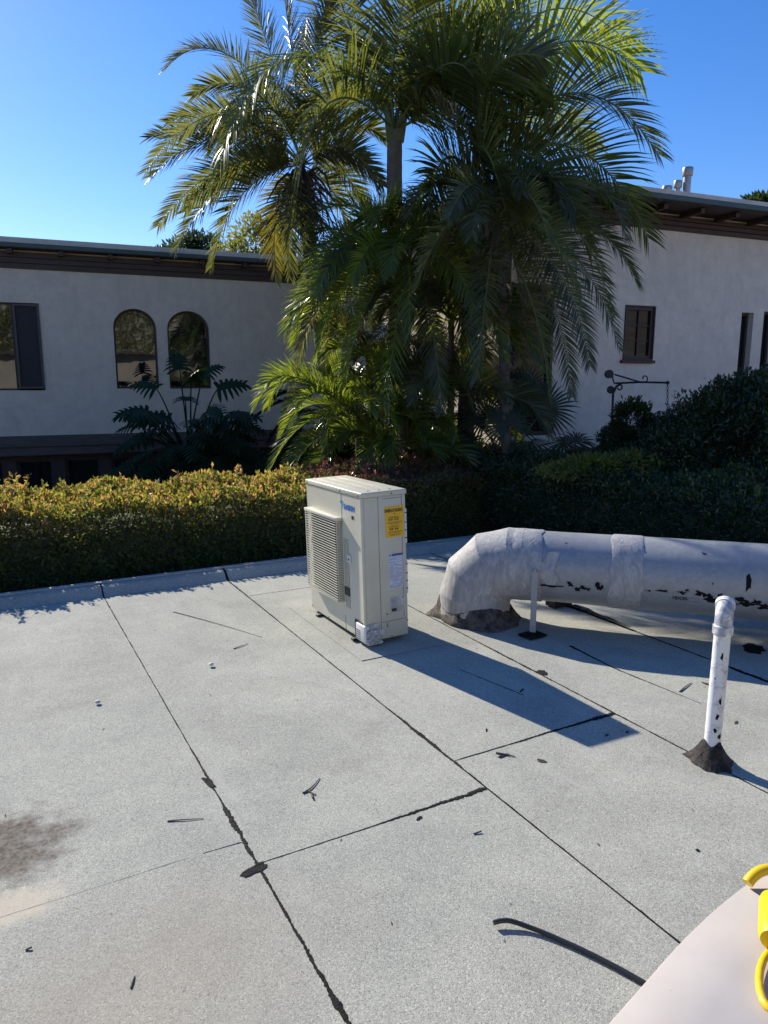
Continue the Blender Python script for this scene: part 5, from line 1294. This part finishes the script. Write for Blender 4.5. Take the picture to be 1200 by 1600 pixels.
# ---- bits lying on the roof
cp = [gnd(771, 1451), gnd(790, 1445), gnd(815, 1447), gnd(860, 1464), gnd(930, 1497), gnd(1000, 1533), gnd(1080, 1590)]
cz = [.020, .024, .016, .0125, .0125, .0125, .0125]
cable = MB().tube([Vector((p.x, p.y, z)) for p, z in zip(bez(cp, 26), np.interp(np.linspace(0, 1, 27), np.linspace(0, 1, 7), cz))], .0075, 12).build('cable', M['blackrubber'], None, smooth=True)
tag(cable, 'black cable lying on the roof with a cut upturned end', 'cable')
for (u, v, s, lab) in [(330, 1042, .016, 'white pebble nearest the condenser on the pale roof'), (153, 1101, .014, 'white pebble on the roof near the left edge')]:
    p = gnd(u, v); bm = bmesh.new(); bmesh.ops.create_icosphere(bm, subdivisions=2, radius=s)
    for vv in bm.verts: vv.co.z *= .6; vv.co *= random.uniform(.9, 1.1); vv.co += Vector((p.x, p.y, .008 + s * .55))
    tag(MB().bm(bm).build('pebble', M['stone'], None, smooth=True), lab, 'pebble', 'pebbles on the roof')
def twig(lines, label, rad=.0022, cat='twig'):
    mb = MB(); c = None
    for ln in lines:
        pts = [Vector((*gnd(u, v).xy, .0105 + .004 * (i % 2))) for i, (u, v) in enumerate(ln)]
        pts = [p - Vector((0, 0, .0055)) for p in pts]
        mb.tube(bez(pts, 6) if len(pts) > 2 else pts, [rad * (1 - .1 * i) for i in range(7)] if len(pts) > 2 else rad, 5)
    tag(mb.build('twig', M['twig'], None), label, cat, 'twigs on the roof')
twig([[(473, 1241), (486, 1237), (500, 1217)], [(481, 1236), (488, 1244), (494, 1243)], [(487, 1242), (489, 1250)]], 'small forked dry twig in the middle of the roof', .004)
twig([[(271, 957), (340, 975), (410, 997)]], 'long thin straight twig on the roof left of the condenser', .003)
twig([[(262, 1285), (290, 1283), (318, 1281)]], 'thin short twig above the stained roof corner', .003)
twig([[(205, 1546), (208, 1535), (211, 1527)]], 'stubby dark leaf stalk at the bottom of the roof', .0035)
twig([[(365, 1015), (380, 1010), (388, 1007)]], 'pale thin twig close to the long straight twig', .003)
twig([[(775, 1178), (795, 1182), (805, 1184)]], 'dark twig beside the cross seam by the condenser shadow', .005)
twig([[(740, 1305), (752, 1302)]], 'tiny twig below the wide cross seam', .003)
twig([[(1062, 1082), (1070, 1075), (1080, 1068)]], 'short black twig beside the white vent pipe', .004)
twig([[(40, 1487), (50, 1484)]], 'short twig near the lower left roof stain', .003)
lf = []
r = np.random.default_rng(77); P = []
for k in range(170):
    x = r.uniform(-1.2, 4.4); y = r.uniform(1.2, 5.75) if k % 3 else 5.78 - abs(r.normal(0, .12)); P.append((x, y, .006))
deb = leaves('leaf_litter', np.array(P), .016, M['twig'], None, (0, 0, 0), aspect=.35, up=0.02, seed=5, kind='stuff')
me = deb.data; co = np.empty(len(me.vertices) * 3, dtype=np.float32); me.vertices.foreach_get('co', co); co = co.reshape(-1, 3); co[:, 2] = np.clip(co[:, 2], .0045, .0075); me.vertices.foreach_set('co', co.ravel()); me.update()
tag(deb, 'fine dry leaf bits scattered over the pale roof', 'leaf litter')

# ---- cream case with yellow fittings beside the viewer
CZ = .62
ed = [gnd(u, v, CZ) for u, v in [(900, 1650), (1000, 1537)]]
cen = gnd(1320, 1640, CZ)
def crom(P, n=6):
    out = []
    for i in range(1, len(P) - 2):
        p0, p1, p2, p3 = P[i - 1:i + 3]
        for k in range(n):
            t = k / n; out.append(.5 * ((2 * p1) + (p2 - p0) * t + (2 * p0 - 5 * p1 + 4 * p2 - p3) * t * t + (3 * p1 - p0 - 3 * p2 + p3) * t ** 3))
    return out + [P[-2]]
ed = [gnd(u, v, CZ) for u, v in [(820, 1760), (900, 1652), (1000, 1537), (1075, 1455), (1150, 1389), (1230, 1338), (1320, 1300), (1420, 1275)]]
outl = [(p.x, p.y) for p in crom(ed)]
case = thing('plastic_case', (cen.x, cen.y, .008), 'cream plastic equipment case with yellow fittings in the lower right corner', 'case')
far_ = [(cen.x + .5, cen.y + .05), (cen.x + .5, cen.y - .35), (cen.x + .1, cen.y - .55), (cen.x - .25, cen.y - .5)]
poly = outl + far_
def ringpoly(k): 
    c = Vector((cen.x, cen.y)); return [tuple(c + (Vector(p) - c) * k) for p in poly]
V = []; F = []; n = len(poly)
rows = [(1.0, .009), (1.0, CZ - .05), (1.0, CZ - .018), (.992, CZ - .006), (.975, CZ), (.6, CZ + .012), (.3, CZ + .016)]
for k, z in rows: V += [(x, y, z) for x, y in ringpoly(k)]
for i in range(len(rows) - 1):
    for k in range(n): F.append((i * n + k, i * n + (k + 1) % n, (i + 1) * n + (k + 1) % n, (i + 1) * n + k))
mb = MB().add(V, F); mb.add([V[-n + k] for k in range(n)], [tuple(range(n))])
mb.build('case_body', M['case'], case, smooth=True, angle=50)
def cp_(u, v, h=0): p = gnd(u, v, CZ + .014 + h); return p
a = cp_(1200, 1392, .04); b = cp_(1200, 1462, .03)
MB().tube([cp_(1206, 1405, .035), cp_(1207, 1412, .035), cp_(1207, 1462, .035), cp_(1207, 1470, .035)], [.020, .0235, .0235, .020], 20).build('yellow_grip', M['yellow'], case, smooth=True)
MB().tube([cp_(1207, 1462, .035), cp_(1240, 1480, .01)], .010, 10).build('grip_post', M['yellow'], case, smooth=True)
MB().tube([cp_(1207, 1408, .035), cp_(1245, 1410, .005)], .010, 10).build('grip_post', M['yellow'], case, smooth=True)
MB().tube(bez([cp_(1168, 1380, .0), cp_(1185, 1352, .025), cp_(1215, 1352, .028), cp_(1250, 1372, .0)], 14), .011, 12).build('yellow_latch', M['yellow'], case, smooth=True)
MB().tube([cp_(1212 - 26 * math.cos(t * math.pi / 9), 1532 - 48 * math.sin(t * math.pi / 9), .012) for t in range(19)], .0065, 10, caps=False).build('yellow_ring', M['yellow'], case, smooth=True)
